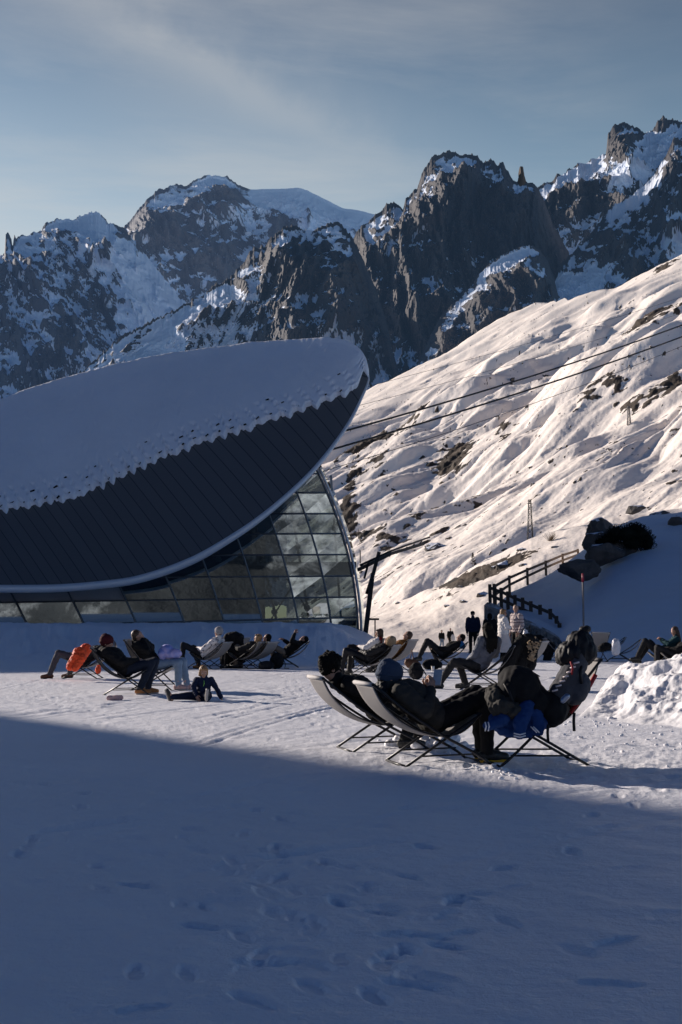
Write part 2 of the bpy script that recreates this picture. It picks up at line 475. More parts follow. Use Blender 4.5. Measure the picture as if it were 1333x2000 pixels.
# ---------------------------------------------------------------- snow hill on the right of the plaza
HC = {930: [(56, -.5), (62, -.5), (66, -.6), (76, -1), (90, -1.4)],
      958: [(56, -.4), (63, -.3), (66, -.2), (78, -.6), (90, -1.2)],
      972: [(56, -.3), (60, -.2), (64, 1.7), (78, 2.4), (90, 1.6)],
      1000: [(54, -.15), (58, .1), (62, 1.7), (79, 3.1), (92, 2.4)],
      1060: [(49, -.05), (56, .15), (59, 1.25), (79, 4.0), (92, 3.6)],
      1095: [(46, -.05), (53, .3), (58, .9), (79, 4.75), (92, 4.3)],
      1150: [(43, -.05), (52, .6), (60, 1.8), (79, 6.0), (92, 5.8)],
      1200: [(42, -.05), (51, .7), (60, 2.4), (79, 7.2), (92, 6.9)],
      1260: [(41, -.05), (50, .8), (60, 2.9), (79, 7.85), (92, 7.6)],
      1333: [(40, -.05), (50, .9), (60, 3.2), (79, 8.1), (92, 7.9)],
      1700: [(36, -.05), (48, 2.4), (60, 6), (79, 12), (92, 12.5)],
      2600: [(30, -.05), (45, 5), (60, 11), (79, 18), (92, 19)]}
def hill_z(px, f):
    ks = sorted(HC); Ys = np.zeros_like(px); Zs = np.zeros_like(px)
    fk = np.array([0, .25, .5, .8, 1.0])
    yy = np.array([[p[0] for p in HC[k]] for k in ks], float); zzv = np.array([[p[1] for p in HC[k]] for k in ks], float)
    out = []
    for arr in (yy, zzv):
        cols = np.stack([np.interp(px[:, 0], ks, arr[:, j]) for j in range(5)], 1)
        # smooth cubic through the five stations
        o = np.zeros_like(px)
        for i in range(px.shape[0]):
            o[i] = np.interp(f[i], fk, cols[i])
        out.append(o)
    return out
pc = np.concatenate([np.arange(930, 1400, 2.0), np.linspace(1405, 2600, 60)])
ff = np.linspace(0, 1, 260)
PX, FF = np.meshgrid(pc, ff, indexing='ij')
HY, HZ = hill_z(PX, FF)
ker = np.exp(-(np.arange(-14, 15) / 6.0) ** 2); ker /= ker.sum()
def sm_rows(A):
    P = np.pad(A, ((0, 0), (14, 14)), mode='edge'); return np.stack([np.convolve(r, ker, 'valid') for r in P])
HZ = sm_rows(HZ); HY = sm_rows(HY)
HZ[34:] = sm_rows(HZ[34:].T).T; HY[34:] = sm_rows(HY[34:].T).T
HX = (PX - CX) / FPX * ct * HY
HZ = HZ + .18 * fbm(HX * .25, HY * .25, 5.0, 4) * sstep(0, .2, FF) + .03 * fbm(HX * 1.4, HY * 1.4, 5.0, 3)
g = grid_mesh('snow_hill', np.stack([HX, HY, HZ], -1), M_SNOWH, flip=False); tag(g, kind='structure')
def hill_at(px, f):
    y, z = hill_z(np.array([[float(px)]]), np.array([[f]])); y = float(y[0, 0]); return Vector(((px - CX) / FPX * ct * y, y, float(z[0, 0])))

# ---------------------------------------------------------------- sunlit mountainside on the right
SA, SB, SC = .46, .258, -54.0
sky_s = [(560, 800), (640, 775), (690, 762), (760, 735), (830, 702), (880, 672), (930, 645), (1000, 607), (1045, 585), (1085, 574), (1120, 575), (1160, 560), (1200, 545), (1260, 520), (1333, 489), (1500, 420), (1900, 300), (2400, 200)]
pc = np.concatenate([np.arange(560, 1400, 1.6), np.linspace(1404, 2400, 120)])
rowsN = 560
psky = np.interp(pc, [p[0] for p in sky_s], [p[1] for p in sky_s]) + 2.0 * fbm(pc * .02, 0 * pc, 4.4, 4)
sbot = np.interp(pc, [560, 700, 900, 1100, 1333, 2400], [1265, 1258, 1228, 1155, 1110, 1080])
T = np.linspace(0, 1, rowsN)
PY = sbot[:, None] + (psky - sbot)[:, None] * T[None]
Q = ((pc - CX) / FPX * ct)[:, None] + 0 * PY
S = (1215 - PY) / FPX
Ys = SC / (S - SA * Q - SB)
Ys = np.clip(Ys, 60, 1600)
Xs = Q * Ys; Zs = CAMH + S * Ys
# coordinates along (u) and across (v) the fall line
gl = math.hypot(SA, SB); ux, uy = -SA / gl, -SB / gl
ang = R(10); ux, uy = ux * math.cos(ang) - uy * math.sin(ang), ux * math.sin(ang) + uy * math.cos(ang)
U = Xs * ux + Ys * uy; V = -Xs * uy + Ys * ux
wv = 14 * fbm(U * .012, V * .012, 2.2, 3)
sc_ = np.clip(Ys / 260.0, .55, 2.2)
big = fbm(U * .011, V * .017, 6.1, 3)
mid = fbm(U * .022, (V + wv) * .05, 1.7, 4)
rib = ridged(U * .012, (V + wv) * .045, 3.1, 4) - .45
fine = ridged(U * .03, (V + .6 * wv) * .16, 5.1, 4) - .45
edge = sstep(1.0, .72, T)[None]
gul = ridged(U * .006 + .4 * mid, (V + 1.6 * wv) * .024, 9.4, 3)
dYr = np.abs(np.gradient(Ys, axis=1)) + .3
aa = np.clip(1.3 / dYr, 0, 1)
lum = (fbm(U * .30, V * .34, 1, 4) + .5 * fbm(U * .9, V * 1.0, 4, 2)) * aa
kno = fbm(U * .017 + 5, V * .036 + .04 * wv, 3.9, 3)
kn2 = fbm(U * .032 + 3, V * .080 + .05 * wv, 6.9, 3)
gate = sstep(-.22, .30, fbm(U * .014 + 9, V * .016, 4.4, 3))
gate2 = sstep(-.15, .35, fbm(U * .02 + 2, V * .022, 8.4, 3))
gul2 = ridged(U * .013 + .5 * kno, (V + 1.5 * wv) * .040, 5.4, 3)
aa2 = np.clip(7 / dYr, 0, 1); aa3 = np.clip(22 / dYr, 0, 1)
bil = 1 - np.abs(fbm(U * .030 + 7, V * .050 + .05 * wv, 2.9, 3)) * 2.2
lum2 = fbm(U * .16, V * .20, 7.0, 3)
D = (13.0 * big * aa3 + (8.0 * kno + 2.2 * kn2 + 1.4 * mid + 1.6 * bil * gate - 5.0 * np.clip(gul - .45, 0, 1) - 8.0 * gate2 * np.clip(gul2 - .48, 0, 1)
     + 1.2 * rib * gate) * aa2 + .36 * fine * gate * aa ** .5 + (.24 * lum + .22 * lum2) * aa) * np.clip(Ys / 300, .45, 1.6)
D = D * (.22 + .78 * edge) - 2.0 * (1 - edge)
Zs2 = Zs + D
# rock outcrops, roughly where the slope breaks
def blobs(px, py, L):
    o = np.zeros(np.broadcast(px, py).shape)
    for (x, y, rx, ry, a, k) in L:
        c, s_ = math.cos(R(a)), math.sin(R(a))
        dx = px - x; dy = py - y
        u = (dx * c - dy * s_) / rx; v = (dx * s_ + dy * c) / ry
        o = o + k * np.exp(-(u * u + v * v))
    return o
PXg = pc[:, None] + 0 * PY
bl = blobs(PXg, PY, [(745, 850, 95, 17, 20, .95), (690, 875, 50, 14, 30, .7), (880, 880, 45, 28, 30, .75), (905, 858, 40, 14, 40, .5), (1160, 700, 40, 12, 25, 1.1), (1285, 680, 60, 15, 22, .95), (1215, 770, 40, 13, 30, .55), (1150, 790, 30, 12, 30, .5),
     (1040, 790, 25, 14, 40, .35), (985, 830, 14, 40, 10, .6), (900, 990, 40, 10, 30, .55), (955, 975, 35, 9, 30, .6), (1270, 770, 60, 10, 25, .6), (1320, 740, 30, 14, 35, .8), (740, 915, 25, 14, 30, .6), (680, 970, 12, 50, -15, .8),
     (690, 1010, 18, 22, -15, .8), (750, 985, 30, 10, 20, .35), (1010, 745, 10, 6, 0, .6), (920, 1050, 60, 10, 20, .4), (780, 1050, 70, 12, 20, .55), (860, 1070, 40, 10, 20, .5), (1320, 620, 30, 10, 30, .6), (1310, 510, 30, 9, 30, .8),
     (1230, 590, 40, 8, 35, .25), (860, 690, 60, 6, 33, .18), (1330, 960, 40, 12, 30, .4), (1180, 920, 60, 10, 30, .2), (1060, 880, 60, 10, 40, .2), (760, 1105, 40, 12, 25, .6), (720, 1090, 30, 16, 25, .6)])
nn = fbm(U * .09, V * .13, 2.0, 6); n2 = fbm(U * .30, V * .38, 4.0, 5)
rockness = bl * .98 + .55 * nn + 1.15 * n2 * (.6 + aa * .4) - .50
spk = fbm(U * .55, V * .8, 14.0, 3) + .25 * nn
rockness = np.maximum(rockness, 1.7 * (spk - .37) * aa)
snowA = np.clip(.5 - rockness * 2.0, 0, 1)
Zs2 = Zs2 + .5 * np.clip(rockness, 0, 1) * (1 + n2 * 3) * np.clip(Ys / 300, .4, 1.6)
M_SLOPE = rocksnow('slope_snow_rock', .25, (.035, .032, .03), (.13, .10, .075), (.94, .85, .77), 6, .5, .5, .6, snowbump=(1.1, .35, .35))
# far side drops away behind the crest
crP = np.stack([Xs[:, -1:], Ys[:, -1:], Zs2[:, -1:]], -1)
back = np.concatenate([crP + np.array([4.0 * k, 14.0 * k, -3.0 * k * k * .6 - 2 * k]) for k in (1, 2, 4, 7)], 1)
P = np.concatenate([np.stack([Xs, Ys, Zs2], -1), back], 1)
snowA = np.concatenate([snowA, np.ones((len(pc), 4))], 1)
g = grid_mesh('mountainside', P, M_SLOPE, {'snow': snowA}); tag(g, kind='structure')
def surf(px, py):
    """point of the slope or the knoll that shows at this bearing and height"""
    d = (GPX - px) ** 2 + (GPY - py) ** 2; k = np.unravel_index(np.argmin(d), d.shape)
    pyS = CY - FPX * (-Ys * st + (Zs2 - CAMH) * ct) / (Ys * ct + (Zs2 - CAMH) * st)
    i = int(np.argmin(np.abs(pc - px))); j = int(np.argmin(np.abs(pyS[i] - py)))
    if d[k] < 30: return np.array(GP[k])
    return np.array([Xs[i, j], Ys[i, j], Zs2[i, j]])
def slope_z(px, py):
    i = np.argmin(np.abs(pc - px)); zpy = CY - FPX * 0
    k = np.argmin(np.abs(PY[i] - py)); return Vector((Xs[i, k], Ys[i, k], Zs2[i, k]))

# the knoll in front of it: thin snow with stones and grass showing through
kx, ky = GP[..., 0], GP[..., 1]
kr = blobs(GPX, GPY, [(905, 1135, 60, 14, 22, .75), (960, 1112, 60, 15, 22, .8), (1010, 1095, 40, 10, 20, .5), (860, 1140, 25, 7, 20, .55), (980, 1075, 30, 6, 15, .35), (770, 1195, 80, 7, 12, .38), (870, 1165, 60, 6, 15, .38), (1045, 1075, 50, 6, 10, .3), (800, 1225, 60, 4, 5, .2)])
kn1 = fbm(kx * .30 + ky * .10, ky * .22, 3.0, 5); kn2 = fbm(kx * 1.1, ky * .7, 6.0, 4)
krock = kr * 1.1 + .60 * kn1 + .75 * kn2 - .62
GP[..., 2] += .25 * np.clip(krock, 0, 1) * (1 + 2 * kn2)
g = grid_mesh('sunny_knoll', GP, M_SLOPE, {'snow': np.clip(.5 - 2 * krock, 0, 1)}); tag(g, kind='structure')

# ---------------------------------------------------------------- far mountains, each a ridge with its face
def mountain(name, skyl, depth, zb, px0, px1, step, rows, run, amp, fx, fz, seed, jag, thr, paint, mat, bias=0.0, tower=0.0, diag=0.0, rexp=1.0, toprock=.45):
    px = np.arange(px0, px1, step)
    sx = [p[0] for p in skyl]; sy = [p[1] for p in skyl]
    jag = np.interp(px, [j_[0] for j_ in jag], [j_[1] for j_ in jag]) if isinstance(jag, list) else jag
    jn = fbm(px * .06, 0 * px, seed, 5, 2.1, .62)
    sp = ridged(px * .045, 0 * px + seed, 1.0, 5, 2.3, .7)
    py0 = np.interp(px, sx, sy)
    py0 = np.convolve(np.pad(py0, 15, 'edge'), np.ones(31) / 31, 'valid')
    py = np.interp(px, sx, sy) - jag * np.abs(jn) * .8 - jag * 1.5 * (sp - .42)
    Dr = np.interp(px, [d[0] for d in depth], [d[1] for d in depth])
    zr = np.array([zat(a, b) for a, b in zip(py, Dr)])
    zs_ = np.array([zat(a, b) for a, b in zip(py0, Dr)])
    qx = np.array([float(ray(a, b)[0] / ray(a, b)[1]) for a, b in zip(px, py)])
    t = np.linspace(0, 1, rows) ** 1.12
    Hh = (zr - zb)[:, None]
    Hs = (zs_ - zb)[:, None]
    Z = zs_[:, None] - Hs * t + (zr - zs_)[:, None] * np.exp(-t * 22)[None]
    X0 = (qx * Dr)[:, None] + 0 * Z
    # vertical walls near the top, gentler below
    prof = t ** rexp
    Yb = Dr[:, None] - run * Hh * prof
    sk = X0 + diag * Z
    wx = fx * .45 * fbm(sk / fx * .8, Z / fz * .8, seed + 5, 3)
    rg = ridged((sk + wx) / fx, Z / fz, seed, 6, 2.15, .55)
    cr = fbm((sk + wx) / fx * 3.1, Z / fz * 3.1, seed + 2, 6, 2.1, .62)
    rg2 = ridged((sk + wx) / fx * 3.4, Z / fz * 2.2, seed + 9, 5, 2.1, .6)
    ramp = np.clip(t * 9, 0.10, 1)
    lowf = fbm(sk / fx * .9, Z / fz * 1.2, seed + 6, 3)
    def place(rough):
        return Yb - amp * (1.1 * rg + .8 * lowf + rough * (.50 * cr + .40 * rg2)) * ramp
    Y = place(1.0)
    Z2 = Z + amp * .16 * cr * np.clip(t * 10, 0, 1) 
    X = qx[:, None] * Y
    P = np.stack([X, Y, Z2], -1)
    du = np.gradient(P, axis=0); dv = np.gradient(P, axis=1)
    N = np.cross(dv, du); N /= np.linalg.norm(N, axis=-1)[..., None] + 1e-9
    nz = np.abs(N[..., 2])
    # pixel positions only for deciding where the big snow fields lie
    sPX = CX + FPX * X / (Y * ct + (Z2 - CAMH) * st); sPY = CY - FPX * (-Y * st + (Z2 - CAMH) * ct) / (Y * ct + (Z2 - CAMH) * st)
    def blur(A, n):
        k = np.ones(n) / n
        A = np.stack([np.convolve(np.pad(r_, n // 2, 'edge'), k, 'valid') for r_ in A])
        return np.stack([np.convolve(np.pad(r_, n // 2, 'edge'), k, 'valid') for r_ in A.T]).T
    fg_ = ridged((sk + .5 * wx) / fx * 7, Z / fz * 4.5, seed + 4, 4, 2.2, .6)
    nzs = blur(nz, 7)
    sn = (nzs - thr) * 2.6 + (nz - nzs) * .9 + .5 + bias + .22 * cr + .70 * lowf - .5 * (rg - .45) + 1.15 * blobs(sPX, sPY, paint) + .22 * fbm(sk / fx * 9, Z / fz * 6, seed + 3, 4) - .58 * (fg_ - .42)
    sn = sn - toprock * np.exp(-t * 16)[None] * (1 + .6 * jn[:, None])
    sb_ = np.clip(blur(sn, 5), 0, 1)
    Y = Yb + (place(1 - .85 * sb_) - Yb) * (1 - .45 * sb_ ** 2); X = qx[:, None] * Y
    P = np.stack([X, Y, Z2], -1)
    back = []
    for k in (1, 2, 4):
        back.append(np.stack([P[:, 0, 0] * (1 + .02 * k), P[:, 0, 1] * (1 + .02 * k), P[:, 0, 2] - np.abs(Hh[:, 0]) * .04 * k * k - 2], -1)[:, None])
    P = np.concatenate(back[::-1] + [P], 1)
    sn = np.concatenate([np.ones((len(px), 3)) * .6, sn], 1)
    g = grid_mesh(name, P, mat, {'snow': np.clip(sn, -.6, 1.6)}, smooth=False, flip=True)
    return tag(g, kind='structure')
HZ1 = (.085, .135, .24, .28); HZ2 = (.075, .135, .26, .19); HZ3 = (.07, .135, .25, .135)  # distance haze put into the mountain materials as faint bluish emission
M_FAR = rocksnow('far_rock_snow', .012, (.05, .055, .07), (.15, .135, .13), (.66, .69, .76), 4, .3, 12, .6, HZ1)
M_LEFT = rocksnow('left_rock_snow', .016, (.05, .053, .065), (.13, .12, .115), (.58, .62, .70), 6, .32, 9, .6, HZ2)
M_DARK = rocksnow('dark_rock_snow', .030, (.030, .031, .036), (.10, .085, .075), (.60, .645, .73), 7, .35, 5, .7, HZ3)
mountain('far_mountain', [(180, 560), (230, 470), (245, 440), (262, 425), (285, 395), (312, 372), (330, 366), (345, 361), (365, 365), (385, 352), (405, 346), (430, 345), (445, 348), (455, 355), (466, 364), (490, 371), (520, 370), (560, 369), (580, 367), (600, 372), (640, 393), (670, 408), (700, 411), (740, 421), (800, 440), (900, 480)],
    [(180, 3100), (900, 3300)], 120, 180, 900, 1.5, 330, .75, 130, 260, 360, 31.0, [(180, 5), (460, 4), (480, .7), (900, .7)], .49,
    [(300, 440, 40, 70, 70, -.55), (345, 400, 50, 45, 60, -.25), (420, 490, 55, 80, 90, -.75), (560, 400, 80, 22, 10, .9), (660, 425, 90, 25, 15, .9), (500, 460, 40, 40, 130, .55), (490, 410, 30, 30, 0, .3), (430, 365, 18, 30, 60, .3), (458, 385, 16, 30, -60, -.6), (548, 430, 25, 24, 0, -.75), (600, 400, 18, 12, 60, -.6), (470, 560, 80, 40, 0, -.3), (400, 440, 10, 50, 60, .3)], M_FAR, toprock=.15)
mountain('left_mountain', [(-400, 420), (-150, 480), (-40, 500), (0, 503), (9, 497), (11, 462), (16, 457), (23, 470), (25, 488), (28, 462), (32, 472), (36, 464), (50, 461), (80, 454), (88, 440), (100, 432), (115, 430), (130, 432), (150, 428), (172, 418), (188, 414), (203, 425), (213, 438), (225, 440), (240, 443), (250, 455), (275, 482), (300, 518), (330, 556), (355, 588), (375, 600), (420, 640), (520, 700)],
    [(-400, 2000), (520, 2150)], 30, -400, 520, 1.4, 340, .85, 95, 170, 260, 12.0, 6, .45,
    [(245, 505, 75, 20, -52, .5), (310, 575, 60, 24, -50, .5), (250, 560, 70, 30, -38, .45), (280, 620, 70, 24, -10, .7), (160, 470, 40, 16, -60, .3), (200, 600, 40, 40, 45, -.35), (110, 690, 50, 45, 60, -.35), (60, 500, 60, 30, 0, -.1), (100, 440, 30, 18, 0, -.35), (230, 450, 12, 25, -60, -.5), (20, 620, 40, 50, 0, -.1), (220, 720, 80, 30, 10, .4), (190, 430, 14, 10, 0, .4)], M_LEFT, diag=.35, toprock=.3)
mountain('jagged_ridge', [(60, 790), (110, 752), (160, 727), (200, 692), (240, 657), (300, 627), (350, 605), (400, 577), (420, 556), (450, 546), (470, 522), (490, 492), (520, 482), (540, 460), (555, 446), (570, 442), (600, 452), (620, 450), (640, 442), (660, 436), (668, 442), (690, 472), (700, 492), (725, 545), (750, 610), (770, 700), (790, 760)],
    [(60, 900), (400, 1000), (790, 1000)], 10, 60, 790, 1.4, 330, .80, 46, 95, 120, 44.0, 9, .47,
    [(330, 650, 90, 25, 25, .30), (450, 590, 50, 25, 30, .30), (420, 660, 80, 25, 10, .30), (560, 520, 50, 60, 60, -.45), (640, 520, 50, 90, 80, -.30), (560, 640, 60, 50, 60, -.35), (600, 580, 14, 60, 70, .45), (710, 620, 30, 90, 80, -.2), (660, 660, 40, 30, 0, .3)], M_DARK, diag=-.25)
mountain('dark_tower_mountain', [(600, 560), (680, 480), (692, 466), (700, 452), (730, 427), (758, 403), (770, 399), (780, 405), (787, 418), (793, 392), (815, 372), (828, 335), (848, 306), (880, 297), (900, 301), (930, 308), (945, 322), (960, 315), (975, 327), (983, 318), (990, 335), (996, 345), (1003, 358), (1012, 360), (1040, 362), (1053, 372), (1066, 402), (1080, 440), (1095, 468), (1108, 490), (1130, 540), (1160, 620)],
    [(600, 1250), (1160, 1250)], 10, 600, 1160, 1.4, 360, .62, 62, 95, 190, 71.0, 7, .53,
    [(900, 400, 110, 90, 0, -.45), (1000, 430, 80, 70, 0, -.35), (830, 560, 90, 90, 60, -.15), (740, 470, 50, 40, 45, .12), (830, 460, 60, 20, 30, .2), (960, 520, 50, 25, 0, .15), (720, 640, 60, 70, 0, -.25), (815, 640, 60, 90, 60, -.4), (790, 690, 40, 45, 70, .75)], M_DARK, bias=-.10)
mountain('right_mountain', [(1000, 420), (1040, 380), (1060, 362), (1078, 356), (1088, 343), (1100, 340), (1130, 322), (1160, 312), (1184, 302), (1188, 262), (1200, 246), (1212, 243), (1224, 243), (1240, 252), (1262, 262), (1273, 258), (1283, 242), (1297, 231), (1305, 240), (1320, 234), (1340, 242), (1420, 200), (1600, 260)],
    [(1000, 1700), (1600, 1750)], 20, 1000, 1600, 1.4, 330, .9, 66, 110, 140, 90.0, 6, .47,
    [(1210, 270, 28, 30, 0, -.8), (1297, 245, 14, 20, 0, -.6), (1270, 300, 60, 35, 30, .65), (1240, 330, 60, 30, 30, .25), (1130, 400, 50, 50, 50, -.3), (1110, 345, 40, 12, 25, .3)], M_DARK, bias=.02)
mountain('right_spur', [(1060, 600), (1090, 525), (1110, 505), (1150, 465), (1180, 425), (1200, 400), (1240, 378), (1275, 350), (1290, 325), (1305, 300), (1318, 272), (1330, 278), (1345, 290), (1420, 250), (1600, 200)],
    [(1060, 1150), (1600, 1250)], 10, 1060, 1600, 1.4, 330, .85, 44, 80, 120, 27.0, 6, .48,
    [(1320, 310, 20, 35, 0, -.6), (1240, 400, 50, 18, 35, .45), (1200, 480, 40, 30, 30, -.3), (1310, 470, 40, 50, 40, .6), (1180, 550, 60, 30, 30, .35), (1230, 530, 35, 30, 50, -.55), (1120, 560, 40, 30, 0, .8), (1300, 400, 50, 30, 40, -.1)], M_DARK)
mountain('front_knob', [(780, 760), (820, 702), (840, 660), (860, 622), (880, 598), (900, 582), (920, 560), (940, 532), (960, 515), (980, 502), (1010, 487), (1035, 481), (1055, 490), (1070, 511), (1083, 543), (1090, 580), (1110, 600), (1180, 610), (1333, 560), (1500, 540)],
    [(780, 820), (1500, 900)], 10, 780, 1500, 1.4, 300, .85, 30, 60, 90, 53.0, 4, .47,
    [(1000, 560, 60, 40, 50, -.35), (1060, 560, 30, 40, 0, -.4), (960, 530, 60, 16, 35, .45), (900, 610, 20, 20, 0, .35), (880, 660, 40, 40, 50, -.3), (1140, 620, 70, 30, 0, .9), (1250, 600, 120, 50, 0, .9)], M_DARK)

# free-standing pinnacle on the right shoulder of the dark tower
def pinnacle(px, py0, py1, D, wpx, name):
    m = MB(); P = []
    ring = 9
    for j in range(8):
        f = j / 7; py = py0 + (py1 - py0) * f
        wd = wpx * (1 - .55 * f ** 2.2) * D / FPX / 2
        c = at(px + 2 * math.sin(f * 3), py, D)
        P.append([(c[0] + wd * math.cos(2 * PI * k / ring) * (1 + .3 * math.sin(k * 2.3 + j)), c[1] + wd * math.sin(2 * PI * k / ring), c[2]) for k in range(ring)])
    vs = [p for r_ in P for p in r_]; fs = []
    for j in range(7):
        for k in range(ring):
            k2 = (k + 1) % ring; fs.append((j * ring + k, j * ring + k2, (j + 1) * ring + k2, (j + 1) * ring + k))
    fs.append(tuple(7 * ring + k for k in range(ring)))
    m.add(vs, fs); return m
M_PIN = simple('pinnacle_rock', (.13, .10, .08), .85, var=.4, scale=.05, bump=.6, bscale=.1, bd=2)
tag(pinnacle(1018, 368, 326, 1244, 15, '').build('rock_pinnacle', M_PIN), 'slim free standing rock needle on the skyline beside the dark tower peak', 'rock')

# mountain across the valley, behind the camera: what the glass front mirrors
cols = np.linspace(-1500, 1500, 300); rws = np.linspace(0, 1, 110)
CXX, TT = np.meshgrid(cols, rws, indexing='ij')
hh = 140 + 60 * fbm(CXX * .002, 0 * CXX, 3, 4) + 30 * ridged(CXX * .006, 0 * CXX, 5, 4)
OZ = -32 + (hh + 32) * TT; OY = -330 - 260 * TT + 50 * ridged(CXX * .009, TT * 1.4, 3.0, 5)
on = .50 + .55 * fbm(CXX * .012, TT * 3, 7.0, 5) + .25 * (TT - .6)
M_OPP = rocksnow('opposite_rock_snow', .03, (.03, .036, .046), (.07, .078, .09), (.42, .46, .52), 6, 1.0, 4, .8)
g = grid_mesh('opposite_mountain', np.stack([CXX, OY, OZ], -1), M_OPP, {'snow': on}, smooth=True); tag(g, kind='structure')

# unseen ridge added at left, profile shaped to shade bank, hill and foreground
wk = [-120, -10, 5, 8.45, 11.2, 14, 17, 20, 25, 32, 35.0, 36.6, 37.6, 41, 46, 58, 70, 76, 78, 82, 90]
hk = [44, 42, 38, 32.6, 29.4, 26.5, 25.2, 25.8, 26.6, 27.5, 27.6, 27.9, 28.7, 29.3, 30.0, 32, 33.5, 33.5, 20, 4, -10]
W = np.linspace(-120, 90, 841); A_ = np.array([-160, -140, -125, -114, -110, -107, -104, -100.])
FA = np.array([-.8, .0, .6, .93, 1.0, .80, .2, -1.0])
Hh = np.interp(W, wk, hk)
WW, AA = np.meshgrid(W, A_, indexing='ij')
SZ = -20 + (Hh[:, None] + 20) * (FA[None] * .5 + .5)
SZ += .0 * WW
SX = .6 * WW + .8 * AA; SY = .8 * WW - .6 * AA
ok = 1.2 + 0 * SZ + .8 * fbm(SX * .2, SZ * .2, 1, 4)
g = grid_mesh('shade_caster_ridge', np.stack([SX, SY, SZ], -1), M_DARK, {'snow': ok}, smooth=True); tag(g, kind='structure')
# ---------------------------------------------------------------- station with leaf-shaped roof
station = empty('mountain_station', (-9, 66, 0), 0, 'modern cable car station with snowy leaf shaped roof and curved glass front', 'building')
SO = Vector(station.location)
def loc(P): return np.asarray(P, float) - np.array(SO)
crest_px = [(-1250, 1090), (-1000, 1010), (-700, 930), (-400, 868), (-200, 832), (0, 790), (60, 767), (110, 752), (200, 727), (300, 705), (400, 690), (500, 678), (570, 672), (610, 670), (640, 669), (665, 672), (688, 681), (703, 693), (713, 708), (718, 722), (720, 738)]
eave_px = [(-1250, 1090), (-1000, 1125), (-700, 1140), (-400, 1146), (-200, 1147), (0, 1146), (60, 1146), (110, 1145), (200, 1138), (260, 1130), (320, 1113), (380, 1089), (440, 1055), (500, 1015), (560, 966), (615, 912), (655, 862), (690, 808), (708, 770), (716, 752), (720, 738)]
def resample(poly, n, pw=1.0):
    P = np.array(poly, float); d = np.r_[0, np.cumsum(np.hypot(*np.diff(P, axis=0).T))]; d /= d[-1]
    # light smoothing with a cubic through the points
    tt = np.linspace(0, 1, n)
    def cub(y):
        m = np.gradient(y, d); i = np.clip(np.searchsorted(d, tt) - 1, 0, len(d) - 2)
        h = d[i + 1] - d[i]; s = (tt - d[i]) / h
        return (2*s**3-3*s*s+1)*y[i] + (s**3-2*s*s+s)*h*m[i] + (-2*s**3+3*s*s)*y[i+1] + (s**3-s*s)*h*m[i+1]
    return np.stack([cub(P[:, 0]), cub(P[:, 1])], 1)
NU = 620
C2 = resample(crest_px, NU); E2 = resample(eave_px, NU)
uu = np.linspace(0, 1, NU)
w_tip = 1 - uu
# depths: crest lies behind the eave and both meet at the tip
tipY = 68.0
dep = np.clip((1 - uu) / .22, 0, 1); dep = dep * (2 - dep); dep0 = np.clip(uu / .12, 0, 1); dep0 = np.sqrt(np.clip(dep0 * (2 - dep0), 0, 1))
Yc = tipY + 4.6 * dep * dep0; Ye = tipY - 6.6 * dep * dep0
def at_arr(px, py, Y):
    dx, fy, fz = ray(px, py); k = Y / fy; return np.stack([dx * k, Y, CAMH + fz * k], -1)
Cw = at_arr(C2[:, 0], C2[:, 1], Yc); Ew = at_arr(E2[:, 0], E2[:, 1], Ye)
# far eave: mirror of the near one behind the crest, lower than the line of sight
Bw = Cw + (Cw - Ew) * np.array([1, 1.3, -.45])
def roof_pt(v, off=0.0):
    """v 0..1 near eave to crest, 1..2 crest to far eave; arrays (NU,len(v),3)"""
    v = np.atleast_1d(v); f = np.clip(v, 0, 1); g = np.clip(v - 1, 0, 1)
    bulge = np.sin(PI * f) 
    P = Ew[:, None] + (Cw - Ew)[:, None] * f[None, :, None]
    n = np.cross(np.gradient(Ew + Cw, axis=0), Cw - Ew); n /= np.linalg.norm(n, axis=1)[:, None] + 1e-9
    n *= np.sign(n[:, 2:3] + 1e-9)
    L = np.linalg.norm(Cw - Ew, axis=1)
    P = P + n[:, None] * (bulge[None] * (0.030 * L)[:, None])[..., None]
    Pb = Cw[:, None] + (Bw - Cw)[:, None] * g[None, :, None] + np.array([0, 0, 1.0]) * (np.sin(PI * g)[None] * (.10 * L)[:, None])[..., None]
    P = np.where((v > 1)[None, :, None], Pb, P)
    return P + n[:, None] * off, n
vv = np.concatenate([np.linspace(0, 1, 90), np.linspace(1.04, 2, 24)])
RP, RN = roof_pt(vv)
# slate cladding with standing seams that run down from ridge to eave at a slant
t = NT('roof_slate'); ua = t.attr('seam'); va = t.attr('across')
fr = t.math('FRACT', ua)
line = t.math('LESS_THAN', fr, .07)
cell = t.n('TexWhiteNoise', noise_dimensions='1D'); t.l(t.math('FLOOR', ua), cell.inputs['W'])
nz_ = t.noise(6, 5, .6, t.ocoord((1, 1, 1)))
base_ = t.mix(cell.outputs['Value'], (.098, .098, .10), (.112, .112, .114))
base_ = t.mix(t.math('MULTIPLY', nz_, .5), base_, (.13, .13, .13))
t.set(Base_Color=t.mix(line, base_, (.045, .046, .048)), Roughness=.62, Specular_IOR_Level=.35)
hgt = t.math('ADD', t.math('MULTIPLY', fr, .6), t.math('MULTIPLY', nz_, .12))
t.bump(hgt, .25, .08)
M_SLATE = t.m
arc = np.r_[0, np.cumsum(np.linalg.norm(np.diff((Ew + Cw) / 2, axis=0), axis=1))]
hgt_ = np.linalg.norm(Cw - Ew, axis=1)
seam = (arc[:, None] + .30 * (vv[None] * hgt_[:, None])) / .62 + 0 * vv[None]
roof = grid_mesh('roof', loc(RP), M_SLATE, {'seam': seam, 'across': np.broadcast_to(vv[None], seam.shape)}, True, station)
